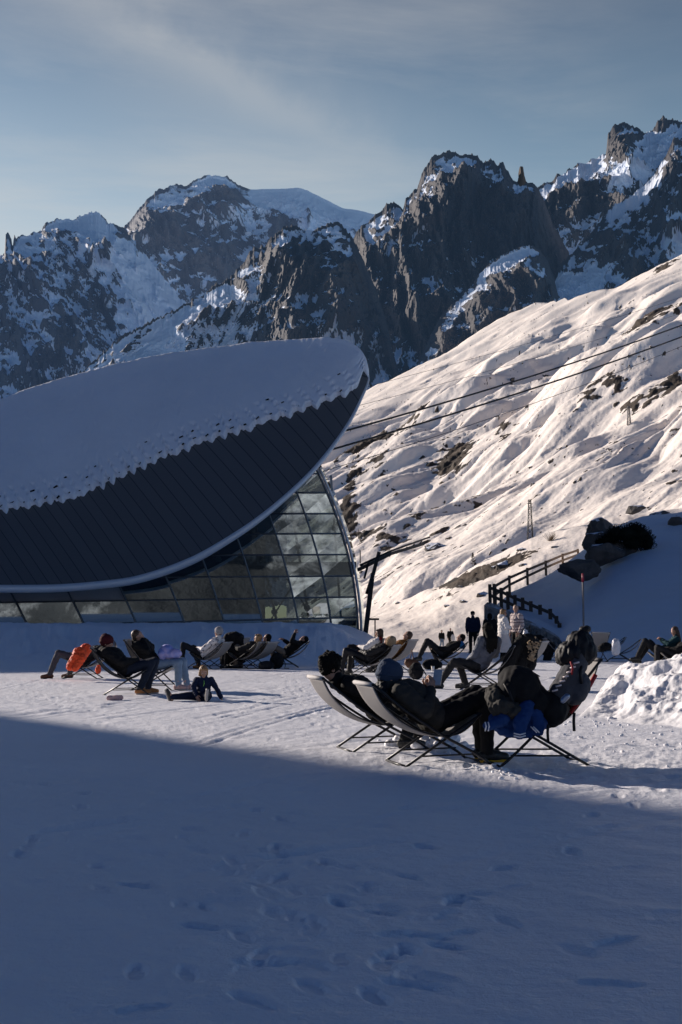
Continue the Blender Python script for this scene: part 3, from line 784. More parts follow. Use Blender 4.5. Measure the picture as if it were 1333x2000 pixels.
# snow lying on the upper roof, ragged lower edge with melted teeth
snow_px = [(-1250, 1090), (-700, 1060), (-300, 1040), (0, 1003), (80, 990), (150, 976), (200, 950), (240, 932), (290, 912), (330, 893), (400, 868), (450, 852), (500, 835), (560, 815), (600, 798), (640, 786), (665, 777), (685, 768), (697, 757), (703, 745), (710, 725), (720, 738)]
sxp = [p[0] for p in snow_px]; syp = [p[1] for p in snow_px]
rp0, _ = roof_pt(np.linspace(0, 1, 60))
ppx = CX + FPX * rp0[..., 0] / (rp0[..., 1] * ct + (rp0[..., 2] - CAMH) * st)
ppy = CY - FPX * (-rp0[..., 1] * st + (rp0[..., 2] - CAMH) * ct) / (rp0[..., 1] * ct + (rp0[..., 2] - CAMH) * st)
below = ppy - np.interp(ppx, sxp, syp)
v0 = np.array([np.interp(0, -below[i], np.linspace(0, 1, 60)) for i in range(NU)])
v0 = np.clip(v0, .02, .97)
NSV = 150
FS = np.linspace(0, 1, NSV)
NUF = 2400
iu = np.linspace(0, NU - 1, NUF)
def upres(A): return np.stack([np.interp(iu, np.arange(NU), A[..., k]) for k in range(A.shape[-1])], -1) if A.ndim > 1 else np.interp(iu, np.arange(NU), A)
arcF = upres(arc); v0F = upres(v0); hF = upres(hgt_)
tooth = np.mod((arcF + .30 * v0F * hF) / .62, 1.0)
cellid = np.floor((arcF + .30 * v0F * hF) / .62)
jit = np.array([random.Random(int(c) * 7 + 3).uniform(.35, 1.15) for c in cellid])
jit2 = np.array([random.Random(int(c) * 13 + 5).uniform(-.35, .35) for c in cellid])
ragged = jit * (.5 * np.clip(1 - np.abs(tooth - .55) / .30, 0, 1) ** .6) + jit2 * .4 + .10 * fbm(arcF * 2.5, 0 * arcF, 2.0, 4)
tipfade = sstep(0, .06, 1 - iu / (NU - 1))
vs0 = np.clip(v0F - ragged * .85 / np.maximum(hF, .6) * tipfade + .012, .005, .985)
VV = vs0[:, None] + (1.55 - vs0[:, None]) * FS[None] ** 1.0
EwF, CwF, BwF = upres(Ew), upres(Cw), upres(Bw)
nF = upres(RN); LF = upres(hgt_)
fF = np.clip(VV, 0, 1); gF = np.clip(VV - 1, 0, 1)
PF = EwF[:, None] + (CwF - EwF)[:, None] * fF[..., None] + nF[:, None] * (np.sin(PI * fF) * (0.030 * LF)[:, None])[..., None]
PB = CwF[:, None] + (BwF - CwF)[:, None] * gF[..., None] + np.array([0, 0, 1.0]) * (np.sin(PI * gF) * (.10 * LF)[:, None])[..., None]
PS = np.where((VV > 1)[..., None], PB, PF)
th = .26 * np.clip((VV - vs0[:, None]) * LF[:, None] / .16, 0, 1) ** .5 * np.clip(LF / 2.5, .15, 1)[:, None]
dist = (VV - vs0[:, None]) * LF[:, None]
th = th + (.05 * fbm(PS[..., 0] * .35, dist * .35, 3.0, 4) + .035 * fbm(PS[..., 0] * 1.6, dist * 1.2, 5.0, 3)) * np.clip(dist / .5, 0, 1)
# dimples where the snow guards poke through near the edge
sxn = (arcF[:, None] + .30 * VV * LF[:, None]) / .62
row = dist / .62
dim = np.exp(-((np.mod(sxn, 1) - .35) / .18) ** 2 - ((np.mod(row, 1) - .5) / .22) ** 2) * (row < 3.2) * (row > .4)
th = th - .20 * dim * np.clip(1.1 - row / 4.2, 0, 1) * np.clip(LF / 3, 0, 1)[:, None]
th = np.where(FS[None] == 0, -.02, th)
nup = nF[:, None] * np.ones_like(PS)
PS = PS + nup * th[..., None] + np.array([0, 0, .25]) * (sstep(.94, 1.02, VV) * np.clip(LF / 4, 0, 1)[:, None] * (.35 + .5 * fbm(arcF * .6, 0 * arcF, 8.0, 4)[:, None] + .10 * np.abs(pn(arcF * 2.2, 0 * arcF, 1)[:, None])))[..., None]
grid_mesh('roof_snow', loc(PS), M_ROOFSNOW, None, True, roof)
# snow guards: rows of small dark brackets
gm = MB(); rr = random.Random(3)
for i in range(0, NUF, 1):
    pass
cells = {}
for i in range(NUF):
    c = int(cellid[i])
    if c not in cells and tooth[i] > .3: cells[c] = i
for c, i in cells.items():
    if iu[i] < NU * .42 or iu[i] > NU * .965: continue
    for k in range(3):
        if k and rr.random() < .45 + .2 * k: continue
        vq = vs0[i] + (.25 + .62 * k + rr.uniform(-.06, .06)) / LF[i]
        if vq > .9: continue
        j = int(np.argmin(np.abs(VV[i] - vq)))
        p = loc(PS[i, j]); n = nF[i]
        gm.box(p + n * .01, (rr.uniform(.10, .24), rr.uniform(.05, .10), rr.uniform(.04, .09)), Matrix.Rotation(-.6 + rr.uniform(-.3, .3), 3, 'Y'))
M_BLACK = simple('black_metal', (.012, .012, .014), .5, .6, bump=0)
o = gm.build('snow_guards', M_BLACK, roof); o['kind'] = 'stuff'
# silver rim along the eave and over the tip
M_RIM = simple('brushed_aluminium', (.70, .70, .70), .45, .25, var=.08, bump=.05)
rim = MB()
k0 = 0
sel = list(range(k0, NU, 4)) + [NU - 1]
path = [Vector(loc(Ew[i] + np.array([0, -.02, -.10]))) for i in sel] + [Vector(loc(Cw[i] + np.array([0.02, 0, -.03]))) for i in range(NU - 2, NU - 30, -4)]
rr_ = [.20 * min(1, .35 + .65 * (NU - 1 - i) / 150) for i in sel] + [.05] * len(range(NU - 2, NU - 30, -4))
rim.tube(path, rr_, 10)
rim.build('roof_rim', M_RIM, roof)
# soffit from the eave back to the glass
SOF = np.stack([Ew + np.array([0, .05, -.18]), Ew + np.array([0, 2.0, .55]), Ew + np.array([0, 5.5, 2.2]), (Ew + Bw) / 2 + (Cw - (Ew + Bw) / 2) * .55], 1)
M_SOFFIT = simple('soffit_panels', (.10, .105, .115), .55, .2, var=.1, bump=0)
grid_mesh('soffit', loc(SOF), M_SOFFIT, None, True, roof)

# ---- glass front: slanting mullions, level transoms
FY = 65.2
def mull_x(xb, lin, quad, py):
    h = 1231.0 - py; return xb - lin * h - quad * h * h
MUL = [(-260, .50, .0002), (-160, .49, .0002), (-55, .48, .00025), (58, .47, .0003), (169, .45, .0003), (272, .42, .0003), (366, .37, .0003), (443, .30, .0003), (517, .235, .00035), (586, .175, .0004), (649, .115, .00052), (700, .02, .00076)]
TR = [(905, 0), (925, 0), (962, 1), (1003, 1), (1042, 2), (1083, 3), (1125, 4), (1166, 10), (1206, 16), (1231, 4)]   # py at right end, extra drop at left
ex = E2[:, 0]; ey = E2[:, 1]
def eave_py(px): return float(np.interp(px, ex, ey))
def tr_py(i, px):
    p, dr = TR[i]; return p + dr * max(0, (690 - px)) / 640.0
def FP(px, py, off=0.0):
    y = FY + .9 * max(0, (px - 560) / 140) ** 2 + off
    return at(px, py, y)
t = NT('station_glass')
gl_ = t.n('BsdfGlossy', Roughness=.015); gl_.inputs['Color'].default_value = (.74, .80, .78, 1)
tr_ = t.n('BsdfTransparent'); tr_.inputs['Color'].default_value = (.20, .27, .28, 1)
lw = t.n('LayerWeight', Blend=.35)
mixs = t.n('MixShader'); t.l(t.math('MULTIPLY_ADD', lw.outputs['Fresnel'], .45, .60, True), mixs.inputs[0])
t.l(tr_.outputs[0], mixs.inputs[1]); t.l(gl_.outputs[0], mixs.inputs[2]); t.l(mixs.outputs[0], t.out.inputs[0])
M_GLASS = t.m
M_MULL = simple('mullion_metal', (.16, .17, .18), .45, .5, var=.1, bump=0)
rg_ = random.Random(9)
def crossing(mi, top_guess=1231):
    """pixel height where a mullion meets the eave"""
    xb, a, b = MUL[mi]; py = 1231.0
    while py > 880 and eave_py(mull_x(xb, a, b, py)) < py - 1: py -= 2
    return py
tops = [crossing(i) - 8 for i in range(len(MUL))]
tops[-1] = 900
for i in range(len(MUL) - 1):
    for j in range(len(TR) - 1):
        cs = []
        for (mi, tj) in ((i, j + 1), (i + 1, j + 1), (i + 1, j), (i, j)):
            xb, a, b = MUL[mi]
            px = mull_x(xb, a, b, tr_py(tj, xb)); py = tr_py(tj, px); cs.append([px, py])
        # trim to the eave
        if cs[0][1] < tops[i] and cs[1][1] < tops[i + 1] : continue
        for k, mi in ((3, i), (2, i + 1)):
            if cs[k][1] < tops[mi]:
                py = min(tops[mi], cs[0 if k == 3 else 1][1] - .5)
                if cs[0 if k == 3 else 1][1] < tops[mi]: py = cs[0 if k == 3 else 1][1] - .2
                xb, a, b = MUL[mi]; cs[k] = [mull_x(xb, a, b, py), py]
        if j == 6 and i <= 4: metal = True
        else: metal = False
        P4 = [Vector(FP(*c)) for c in cs]
        c0 = sum(P4, Vector()) / 4
        # panes are never perfectly coplanar: a hair of tilt each
        ta, tb = rg_.uniform(-.006, .006), rg_.uniform(-.012, .012)
        P4 = [p + Vector((0, (p.x - c0.x) * ta + (p.z - c0.z) * tb, 0)) for p in P4]
        m = MB(); m.add([Vector(loc(p)) for p in P4], [(0, 1, 2, 3)])
        if metal: m.build('spandrel_panel', M_RIM2 if 'M_RIM2' in globals() else globals().setdefault('M_RIM2', simple('spandrel_metal', (.42, .42, .43), .5, .2, var=.1, bump=0)), station)
        else: m.build('glass_pane', M_GLASS, station)
for mi, (xb, a, b) in enumerate(MUL):
    pys = np.linspace(1233, tops[mi] - 6, 14)
    m = MB(); m.tube([Vector(loc(FP(mull_x(xb, a, b, p), p, -.06))) for p in pys], 0.050 if mi < len(MUL) - 1 else .06, 6)
    m.build('mullion', M_MULL, station)
for tj in range(len(TR)):
    # from the first mullion whose pane reaches this height to the right edge
    xr = mull_x(*MUL[-1], TR[tj][0]); xl = xr
    while xl > -330 and eave_py(xl) < tr_py(tj, xl) - 6: xl -= 2
    if xr - xl < 12: continue
    m = MB(); n = max(4, int((xr - xl) / 40)); xs = np.linspace(xl, xr, n)
    m.tube([Vector(loc(FP(x, tr_py(tj, x), -.05))) for x in xs], .045, 6)
    m.build('transom', M_MULL, station)
# pale outer edge post down the right side, and glazed side wall running back from it
m = MB()
for off, w_ in ((6, .07),):
    pys = np.linspace(1236, 915, 18)
    m.tube([Vector(loc(FP(mull_x(700, .02, .00076, p) + off * (1231 - 0) / 1231, p, .25))) for p in pys], w_, 8)
m.build('edge_frame', M_RIM, station)
pys = np.linspace(1236, 905, 14)
sw = np.array([[FP(mull_x(700, .02, .00076, p) + 4, p, .3 + d) + np.array([d * .02, 0, 0]) for d in (0, 5, 10, 15)] for p in pys])
grid_mesh('side_glass', loc(sw), M_GLASS, None, False, station)
# inside: floors, back wall, lift core, pierced steel columns, diagonal braces
M_DARKIN = simple('interior_dark', (.05, .055, .06), .6, bump=0)
M_FLOOR = simple('interior_floor', (.12, .12, .12), .6, bump=0)
m = MB()
for z in (1.2, 4.25):
    m.box(loc((-11.5, 72.5, z)), (24.6, 11, .28))
m.build('floor_slab', M_FLOOR, station)
m = MB(); m.box(loc((-14, 76.0, 3.0)), (19, .3, 6.4)); m.build('back_wall', M_DARKIN, station)
m = MB(); m.box(loc((-6.5, 72.0, 3.4)), (3.2, 3.0, 6.2)); m.build('lift_core', M_DARKIN, station)
M_COLM = simple('pale_steel', (.30, .31, .32), .5, .3, bump=0)
M_HOLE = simple('column_porthole', (.75, .75, .74), .6, bump=0)
for (px, lean, top) in ((668, .07, 930), (608, .16, 985), (545, .22, 1030), (470, .30, 1075)):
    m = MB(); a = at(px, 1232, 68.3); b = at(px - lean * (1232 - top), top, 68.3)
    m.beam(loc(a), loc(b), .12, .75); col_ = m.build('column', M_COLM, station)
    for f in (.18, .42, .66, .88):
        p = Vector(loc(a + (b - a) * f)); h_ = MB()
        h_.tube([p + Vector((0, -.40, 0)), p + Vector((0, -.375, 0))], .17, 18); h_.build('porthole', M_HOLE, col_)
for (ax, ay, bx, by) in ((330, 1228, 430, 1135), (420, 1228, 330, 1150), (520, 1225, 600, 1100), (625, 1225, 560, 1130), (240, 1225, 300, 1150), (80, 1228, 150, 1185)):
    m = MB(); m.tube([Vector(loc(at(ax, ay, 67.6))), Vector(loc(at(bx, by, 67.6)))], .045, 6); m.build('brace', M_COLM, station)
# low plinth under the glass and closed rear
m = MB(); m.box(loc((-12.0, 66.4, .15)), (26.2, 1.6, 1.26)); m.build('plinth', M_MULL, station)
# ---------------------------------------------------------------- cables, pylons, support structure
M_STEEL = simple('dark_steel', (.022, .023, .026), .5, .5, bump=0)
M_ROPE = simple('cable_steel', (.020, .020, .022), .6, .4, bump=0)
def cable(a, b, Ya, Yb, r, sag, label, n=24):
    A = Vector(at(a[0], a[1], Ya)); B = Vector(at(b[0], b[1], Yb)); P = []
    for i in range(n + 1):
        f = i / n; p = A.lerp(B, f); p.z -= sag * 4 * f * (1 - f); P.append(p)
    m = MB(); m.tube(P, r, 6)
    return tag(m.build('cable', M_ROPE), label, 'cable')
cable((600, 862), (1480, 578), 78, 128, .062, .6, 'upper of the two thick black ropeway cables crossing the sunny slope')
cable((560, 903), (1480, 600), 78, 128, .066, .6, 'lower of the two thick black ropeway cables crossing the sunny slope')
cable((600, 930), (1480, 610), 80, 130, .022, .8, 'thin dark cable just below the thick pair over the sunny slope')
cable((640, 775), (1480, 530), 90, 150, .014, .5, 'finest cable, highest one, crossing the upper sunny slope')
cable((690, 795), (1480, 560), 90, 150, .014, .5, 'fine cable between the highest cable and the thick pair')

M_GALV = simple('galvanised_steel', (.16, .15, .15), .6, .2, bump=0)
def lattice(px, pyb, pyt, Y, wb, wt, label, bays=7, M_STEEL=M_STEEL):
    B = Vector(at(px, pyb, Y)); T = Vector(at(px - 1.0, pyt, Y)); Hh = T.z - B.z
    root = empty('lattice_pylon', B, 0, label, 'pylon')
    cs = [(-1, -1), (1, -1), (1, 1), (-1, 1)]
    lv = [i / bays for i in range(bays + 1)]
    def pt(c, f):
        w_ = wb + (wt - wb) * f; return Vector((c[0] * w_ + (T.x - B.x) * f, c[1] * w_, Hh * f))
    r0 = Y * .62 / FPX
    for c in cs:
        m = MB(); m.tube([pt(c, 0) - Vector((0, 0, .6)), pt(c, 1)], r0 * 1.1, 5); m.build('leg', M_STEEL, root)
    m = MB()
    for i in range(bays):
        for k in range(4):
            c, d = cs[k], cs[(k + 1) % 4]
            m.tube([pt(c, lv[i]), pt(d, lv[i + 1])], r0 * .6, 4); m.tube([pt(d, lv[i]), pt(c, lv[i + 1])], r0 * .6, 4)
            m.tube([pt(c, lv[i + 1]), pt(d, lv[i + 1])], r0 * .5, 4)
    m.build('bracing', M_STEEL, root)
    m = MB(); m.beam(pt((-2.2, 0), .9), pt((2.2, 0), .9), r0 * 1.6, r0 * 1.6); m.build('crossarm', M_STEEL, root)
lattice(1036, 1056, 976, float(surf(1036, 1056)[1]), .36, .14, 'grey lattice pylon standing on the crest of the sunny knoll')
lattice(1229, 832, 793, float(surf(1229, 832)[1]), .38, .16, 'small distant lattice pylon high on the sunny slope', 6, M_GALV)

sup = empty('cableway_support', at(716, 1238, 70), 0, 'dark slanting steel cableway support beside the right end of the glass front', 'support frame')
SL = Vector(sup.location)
def sp(px, py, Y): return Vector(at(px, py, Y)) - SL
m = MB(); m.beam(sp(714, 1240, 70), sp(727, 1130, 70), .26, .30); m.beam(sp(727, 1130, 70), sp(741, 1078, 70), .20, .24); m.build('leg', M_STEEL, sup)
m = MB(); m.beam(sp(700, 1113, 69.6), sp(762, 1082, 72), .12, .18); m.beam(sp(762, 1082, 72), sp(828, 1062, 76), .10, .16); m.build('lower_beam', M_STEEL, sup)
m = MB(); m.beam(sp(704, 1104, 70.2), sp(764, 1076, 72.4), .08, .10); m.beam(sp(764, 1076, 72.4), sp(840, 1049, 78), .07, .09); m.build('upper_beam', M_STEEL, sup)
for i in range(9):
    m = MB(); f = i / 9; a = sp(704 + 128 * f, 1109 - 50 * f, 70 + 6 * f); b = sp(704 + 128 * (f + .05), 1104 - 50 * (f + .05), 70.3 + 6 * f); m.beam(a, b, .05, .05)
    m.build('rung', M_STEEL, sup)
m = MB(); m.beam(sp(716, 1160, 70), sp(738, 1090, 70.3), .10, .12); m.beam(sp(712, 1130, 69.8), sp(720, 1100, 70), .08, .09); m.build('strut', M_STEEL, sup)
m = MB(); m.beam(sp(704, 1100, 70.2), sp(704, 1075, 70.2), .06, .12); m.build('signal_post', M_STEEL, sup)
for px in (733,):
    rt = empty('direction_sign', at(px, 1246, 66), 0, 'small thin post with a flat board beside the station corner', 'sign')
    L0 = Vector(rt.location)
    m = MB(); m.tube([Vector((0, 0, -.5)), Vector((0, 0, .95))], .035, 6); m.build('post', M_STEEL, rt)
    m = MB(); m.box((-.1, 0, .96), (.62, .05, .10)); m.build('board', M_STEEL, rt)

# ---------------------------------------------------------------- rocks
M_ROCK = rocksnow('boulder_rock', 1.3, (.045, .044, .044), (.17, .15, .135), (.74, .76, .82), 6, .25, .12, .9)
def boulder(c, r, seed, rotz, label, snowy=.35, rough=.32, cat='rock', name='boulder', sub=4):
    rr = random.Random(int(seed * 10)); bm = bmesh.new()
    for k in range(17):
        v = Vector((rr.gauss(0, 1), rr.gauss(0, 1), rr.gauss(0, 1))).normalized() * rr.uniform(.86, 1.12); bm.verts.new(v)
    bmesh.ops.convex_hull(bm, input=bm.verts)
    bmesh.ops.triangulate(bm, faces=bm.faces)
    bmesh.ops.subdivide_edges(bm, edges=bm.edges, cuts=7 if sub > 3 else 4, use_grid_fill=True)
    bm.verts.ensure_lookup_table()
    for ix, v_ in enumerate(bm.verts): v_.index = ix
    co = np.array([v.co for v in bm.verts]); fc = [[v.index for v in f.verts] for f in bm.faces]; bm.free()
    d = 1 + .5 * rough * fbm(co[:, 0] * 1.7 + seed, co[:, 1] * 1.7, co[:, 2] * 1.7, 4) + .10 * ridged(co[:, 0] * 2.6 + seed, co[:, 1] * 2.6, co[:, 2] * 2.6, 4)
    co = co * d[:, None] * np.array(r)
    cz, sz = math.cos(rotz), math.sin(rotz)
    co = np.stack([co[:, 0] * cz - co[:, 1] * sz, co[:, 0] * sz + co[:, 1] * cz, co[:, 2]], 1)
    me = bpy.data.meshes.new(name); me.from_pydata([tuple(p) for p in co], [], fc); me.update()
    no = np.empty(len(co) * 3, np.float32); me.vertices.foreach_get('normal', no); nz = no.reshape(-1, 3)[:, 2]
    a = me.attributes.new('snow', 'FLOAT', 'POINT'); a.data.foreach_set('value', ((nz - (1 - snowy)) * 3 + .5).clip(-.5, 1.5).astype(np.float32))
    o = link_mesh(name, me, M_ROCK); o.location = c
    return tag(o, label, cat)
boulder(at(1132, 1112, 65.5), (1.25, .8, .60), 1.3, .35, 'long low grey slab of rock, lowest and furthest left on the shaded hill', -.4, .25)
boulder(at(1180, 1085, 67.5), (1.15, .9, .75), 2.7, .3, 'broad dark boulder on the shaded hill between the low slab and the bush', .10, .28)
boulder(at(1180, 1040, 71.0), (.95, .9, 1.0), 6.1, .9, 'pointed dark boulder with a white snow cap at the top of the outcrop', .34, .34)
boulder(at(1215, 1078, 69.0), (1.25, .9, .62), 5.5, .1, 'rounded grey boulder directly under the dark bush on the shaded hill', -.2, .28)
boulder(at(1160, 1058, 70.0), (.8, .7, .62), 9.5, .9, 'small boulder with patchy snow wedged behind the broad dark boulder', .30, .3)
boulder(at(1319, 1021, 74.5), (.50, .45, .42), 6.2, .3, 'small dark boulder on the hill crest at the right edge', .1)
boulder(at(1291, 1009, 80), (.85, .5, .36), 7.4, 0, 'flat sunlit brown rock on the hill crest near the right edge', .2)
boulder(at(1240, 996, 158), (1.6, 1.0, .6), 8.8, 0, 'lone dark rock on the skyline of the sunny knoll above the bush', .2)
# sunlit rocks on the knoll and lower slope
for i, (px, py, Y, sx, sz_, lab) in enumerate([
    (853, 1070, 190, 2.6, 1.1, 'dark rock half buried in the sunny slope right of the cableway beam'),
    (984, 1108, 142, 1.6, 1.0, 'blocky sunlit brown rock above the fence with a flat top'),
    (968, 1112, 141, .9, .5, 'small rock just left of the blocky brown rock'),
    (1022, 1104, 144, .8, .4, 'small rock just right of the blocky brown rock'),
    (944, 1160, 128, 1.0, .5, 'dark rock in the snow left of the fence corner'),
    (905, 1175, 124, .7, .28, 'low dark stone in the snow well left of the fence'),
    (876, 1183, 122, .55, .2, 'low dark stone nearest the tracks on the sunny flat'),
    (780, 1178, 123, .6, .25, 'low dark stone far left on the sunny flat'),
    (900, 1148, 136, .6, .25, 'small dark stone on the slope above the sunny flat'),
    (1020, 1072, 152, .9, .3, 'thin dark rock on the knoll just below the lattice pylon'),
    (1085, 1068, 154, .9, .25, 'thin dark stone on the knoll right of the lattice pylon'),
    (1005, 742, 330, 2.0, 1.3, 'small square dark rock standing alone on the upper sunny slope'),
    (1050, 948, 205, 1.6, .7, 'flat dark rock on the mid sunny slope right of the rubble')]):
    c_ = surf(px, py); k_ = c_[1] / Y
    boulder(c_ - np.array([0, 0, sz_ * .25 * k_]), (sx * k_ * .8, sx * .6 * k_, sz_ * .9 * k_), 11 + i * 1.7, i, lab, .3, sub=3)
# dark leafless evergreen bush on top of the outcrop
M_BUSH = simple('dark_bush', (.010, .013, .010), .9, var=.5, spec=.1)
bs = MB(); rr = random.Random(8)
bc = at(1228, 1046, 68.5)
root = empty('juniper_bush', bc - np.array([0, 0, 1.1]), 0, 'dense dark evergreen bush spreading over the boulders on the shaded hill', 'bush')
lobes = [(.0, 0, 1.15, .80, .75, .62), (.62, 0, 1.05, .70, .7, .62), (-.62, .1, 1.20, .60, .6, .48), (.95, -.1, .75, .50, .5, .55), (.25, -.1, .70, .80, .6, .45), (-.95, .1, .95, .42, .5, .34), (-1.35, .2, .72, .34, .4, .24), (.35, 0, 1.45, .55, .5, .36)]
for i in range(5200):
    lx, ly, lz, rx, ry_, rz_ = rr.choice(lobes)
    d = Vector((rr.gauss(0, 1), rr.gauss(0, 1), rr.gauss(0, 1))).normalized(); k = rr.uniform(.35, 1.04) ** .6
    c = Vector((lx + d.x * rx * k, ly + d.y * ry_ * k, lz + d.z * rz_ * k))
    a = d + Vector((rr.gauss(0, .6), rr.gauss(0, .6), rr.gauss(.15, .5))); a.normalize(); b = a.orthogonal().normalized(); L = rr.uniform(.04, .11)
    bs.add([c - b * L * .35, c + b * L * .35, c + a * L + b * L * .2, c + a * L * 1.1 - b * L * .2], [(0, 1, 2, 3)])
bs.build('foliage', M_BUSH, root)
m = MB(); [m.ell((l_[0], l_[1], l_[2]), (l_[3] * .72, l_[4] * .72, l_[5] * .72), None, 12, 8) for l_ in lobes]; m.build('inner_twigs', M_BUSH, root)
# small conifers and a bare shrub on the knoll
def conifer(px, py, Y, h, label):
    root = empty('small_conifer', at(px, py, Y), 0, label, 'tree'); m = MB(); rr = random.Random(int(px))
    for i in range(360):
        f = rr.random() ** .8; r_ = (1 - f) * h * .28 * rr.uniform(.3, 1); th = rr.uniform(0, 2 * PI); c = Vector((r_ * math.cos(th), r_ * math.sin(th), h * (.08 + .9 * f)))
        a = Vector((math.cos(th), math.sin(th), -.3)); b = Vector((-a.y, a.x, 0)); L = h * .11
        m.add([c - b * L * .3, c + b * L * .3, c + a * L], [(0, 1, 2)])
    m.build('crown', M_BUSH, root)
    m = MB(); m.tube([Vector((0, 0, -.3)), Vector((0, 0, h * .9))], [h * .03, h * .008], 6); m.build('trunk', M_BUSH, root)
conifer(924, 1103, float(surf(924, 1103)[1]), 1.6, 'tiny dark fir tree alone on the sunny slope above the fence')
root = empty('bare_shrub', surf(1076, 1056), 0, 'thin bare shrub poking from the snow right of the lattice pylon', 'shrub')
m = MB(); rr = random.Random(4)
for i in range(40):
    d = Vector((rr.gauss(0, .5), rr.gauss(0, .4), 1)).normalized(); p = Vector((0, 0, -.2)); q_ = p + d * rr.uniform(.6, 1.3)
    m.tube([p, q_, q_ + Vector((rr.gauss(0, .2), 0, .2))], [.03, .02, .01], 4)
m.build('twigs', simple('shrub_twigs', (.16, .11, .07), .9, bump=0), root)

# ---------------------------------------------------------------- fences and retaining wall
M_WOOD = simple('weathered_wood', (.075, .055, .042), .85, var=.35, scale=8, bump=.4, bscale=30, bd=.01)
M_WOODL = simple('brown_wood', (.17, .105, .065), .85, var=.3, scale=8, bump=.4, bscale=30, bd=.01)
def fence(posts, mat, label, w_=.13, rails=(.38, .80), skip=()):
    B = [Vector(at(a, c, Y)) for (a, b, c, Y) in posts]; T = [Vector(at(a - 1, b, Y)) for (a, b, c, Y) in posts]
    root = empty('wooden_fence', B[0], 0, label, 'fence')
    o = B[0]
    for b, t_ in zip(B, T):
        m = MB(); m.beam(b - o - Vector((0, 0, .35)), t_ - o, w_, w_ * 1.05); m.build('post', mat, root)
    for i in range(len(B) - 1):
        for r_ in rails:
            p = B[i].lerp(T[i], r_) - o; q_ = B[i + 1].lerp(T[i + 1], r_) - o
            off = Vector((0, -w_ * .62, 0)); d = (q_ - p).normalized() * .05
            m = MB(); m.beam(p + off - d, q_ + off + d, .05, .15); m.build('rail', mat, root)
    return root
fence([(958, 1141, 1176, 66.5), (968, 1145, 1181, 66), (980, 1148, 1187, 65.5), (993, 1155, 1191, 65), (1007, 1162, 1198, 64.4), (1022, 1167, 1205, 63.6), (1038, 1174, 1212, 62.8), (1056, 1181, 1222, 61.8), (1076, 1189, 1230, 60.6), (1088, 1203, 1236, 59.4), (1094, 1217, 1244, 58.4)], M_WOOD, 'dark wooden post and rail fence running down along the rock wall in shade', .16)
fence([(966, 1140, 1172, 67), (996, 1124, 1150, 76), (1031, 1109, 1132, 81), (1067, 1095, 1114, 84.5), (1100, 1081, 1100, 88), (1130, 1072, 1088, 91)], M_WOODL, 'sunlit brown wooden fence climbing away along the crest of the hill', .14, (.30, .82))
# retaining wall of rock under the fence
wl = [(946, 1182, 1272, 64.5), (952, 1176, 1272, 63.8), (962, 1178, 1272, 63.2), (972, 1182, 1272, 63), (985, 1190, 1274, 62.6), (1000, 1196, 1276, 62), (1016, 1204, 1278, 61.4), (1034, 1212, 1279, 60.8), (1052, 1221, 1280, 60), (1070, 1230, 1281, 59), (1084, 1238, 1280, 58), (1094, 1246, 1274, 57), (1100, 1256, 1272, 56.4)]
pcw = np.linspace(946, 1100, 150); rws = np.linspace(0, 1, 50)
k_ = [p[0] for p in wl]
pt_ = np.interp(pcw, k_, [p[1] for p in wl]); pb_ = np.interp(pcw, k_, [p[2] for p in wl]); Yw = np.interp(pcw, k_, [p[3] for p in wl]) - 4.2
PYw = pt_[:, None] + (pb_ - pt_)[:, None] * rws[None]; PXw = pcw[:, None] + 0 * PYw
Yw2 = Yw[:, None] - 1.2 * rws[None] - .9 * ridged(PXw * .035, PYw * .02, 2.0, 5) - .5 * fbm(PXw * .10, PYw * .08, 5.0, 4)
Yw2 = Yw2 + 2.6 * np.clip(.12 - rws[None], 0, 1) / .12
Pw = at_arr(PXw.ravel(), PYw.ravel(), Yw2.ravel()).reshape(*PXw.shape, 3)
dz = .30 * (1 - rws[None]) + .35 * fbm(PXw * .12, PYw * .12, 9.0, 4)
M_WALL = rocksnow('cliff_rock', .9, (.10, .09, .085), (.55, .47, .40), (.74, .74, .78), 5, .4, .25, .9)
tag(grid_mesh('rock_wall', Pw, M_WALL, {'snow': np.clip(.18 + dz - .6 * (rws[None] > .1), -.5, .9)}, False), 'rough natural rock wall under the dark fence behind the couple', 'rock wall')

# marker pole
root = empty('marker_pole', at(1141, 1262, 47), 0, 'tall thin snow marker pole with a red top on the shaded hill', 'pole')
Hp = float(zat(1120, 47) - root.location.z)
m = MB(); m.tube([Vector((0, 0, -.4)), Vector((0, 0, Hp - .32))], .036, 8); m.build('shaft', simple('pole_wood', (.23, .20, .19), .7, bump=0), root)
m = MB(); m.tube([Vector((0, 0, Hp - .32)), Vector((0, 0, Hp))], .042, 8); m.build('red_tip', simple('red_paint', (.30, .02, .05), .5, bump=0), root)

# ---------------------------------------------------------------- heap of shovelled snow at the right
hx = np.arange(1090, 1560, 1.6)
ht = [(1090, 1404), (1120, 1398), (1150, 1372), (1165, 1345), (1180, 1322), (1200, 1305), (1230, 1293), (1260, 1284), (1300, 1276), (1333, 1268), (1400, 1255), (1480, 1300), (1560, 1380)]
hb = [(1090, 1406), (1150, 1402), (1250, 1412), (1333, 1420), (1560, 1430)]
tv = np.linspace(0, 1, 190)
pyT = np.interp(hx, [p[0] for p in ht], [p[1] for p in ht]); pyB = np.interp(hx, [p[0] for p in hb], [p[1] for p in hb])
YB = 3125 / (pyB - 1215); YT = YB + 5.2 * np.clip((pyB - pyT) / 110, .02, 1)
F_ = tv[None]; Yh = YB[:, None] + (YT - YB)[:, None] * F_
zT = CAMH + (1215 - pyT) / FPX * YT
sh = np.where(F_ < .85, np.sin(F_ / .85 * PI / 2) ** .9, np.cos((F_ - .85) / .15 * PI / 2 * .99))
Xh = ((hx - CX) / FPX * ct)[:, None] * Yh
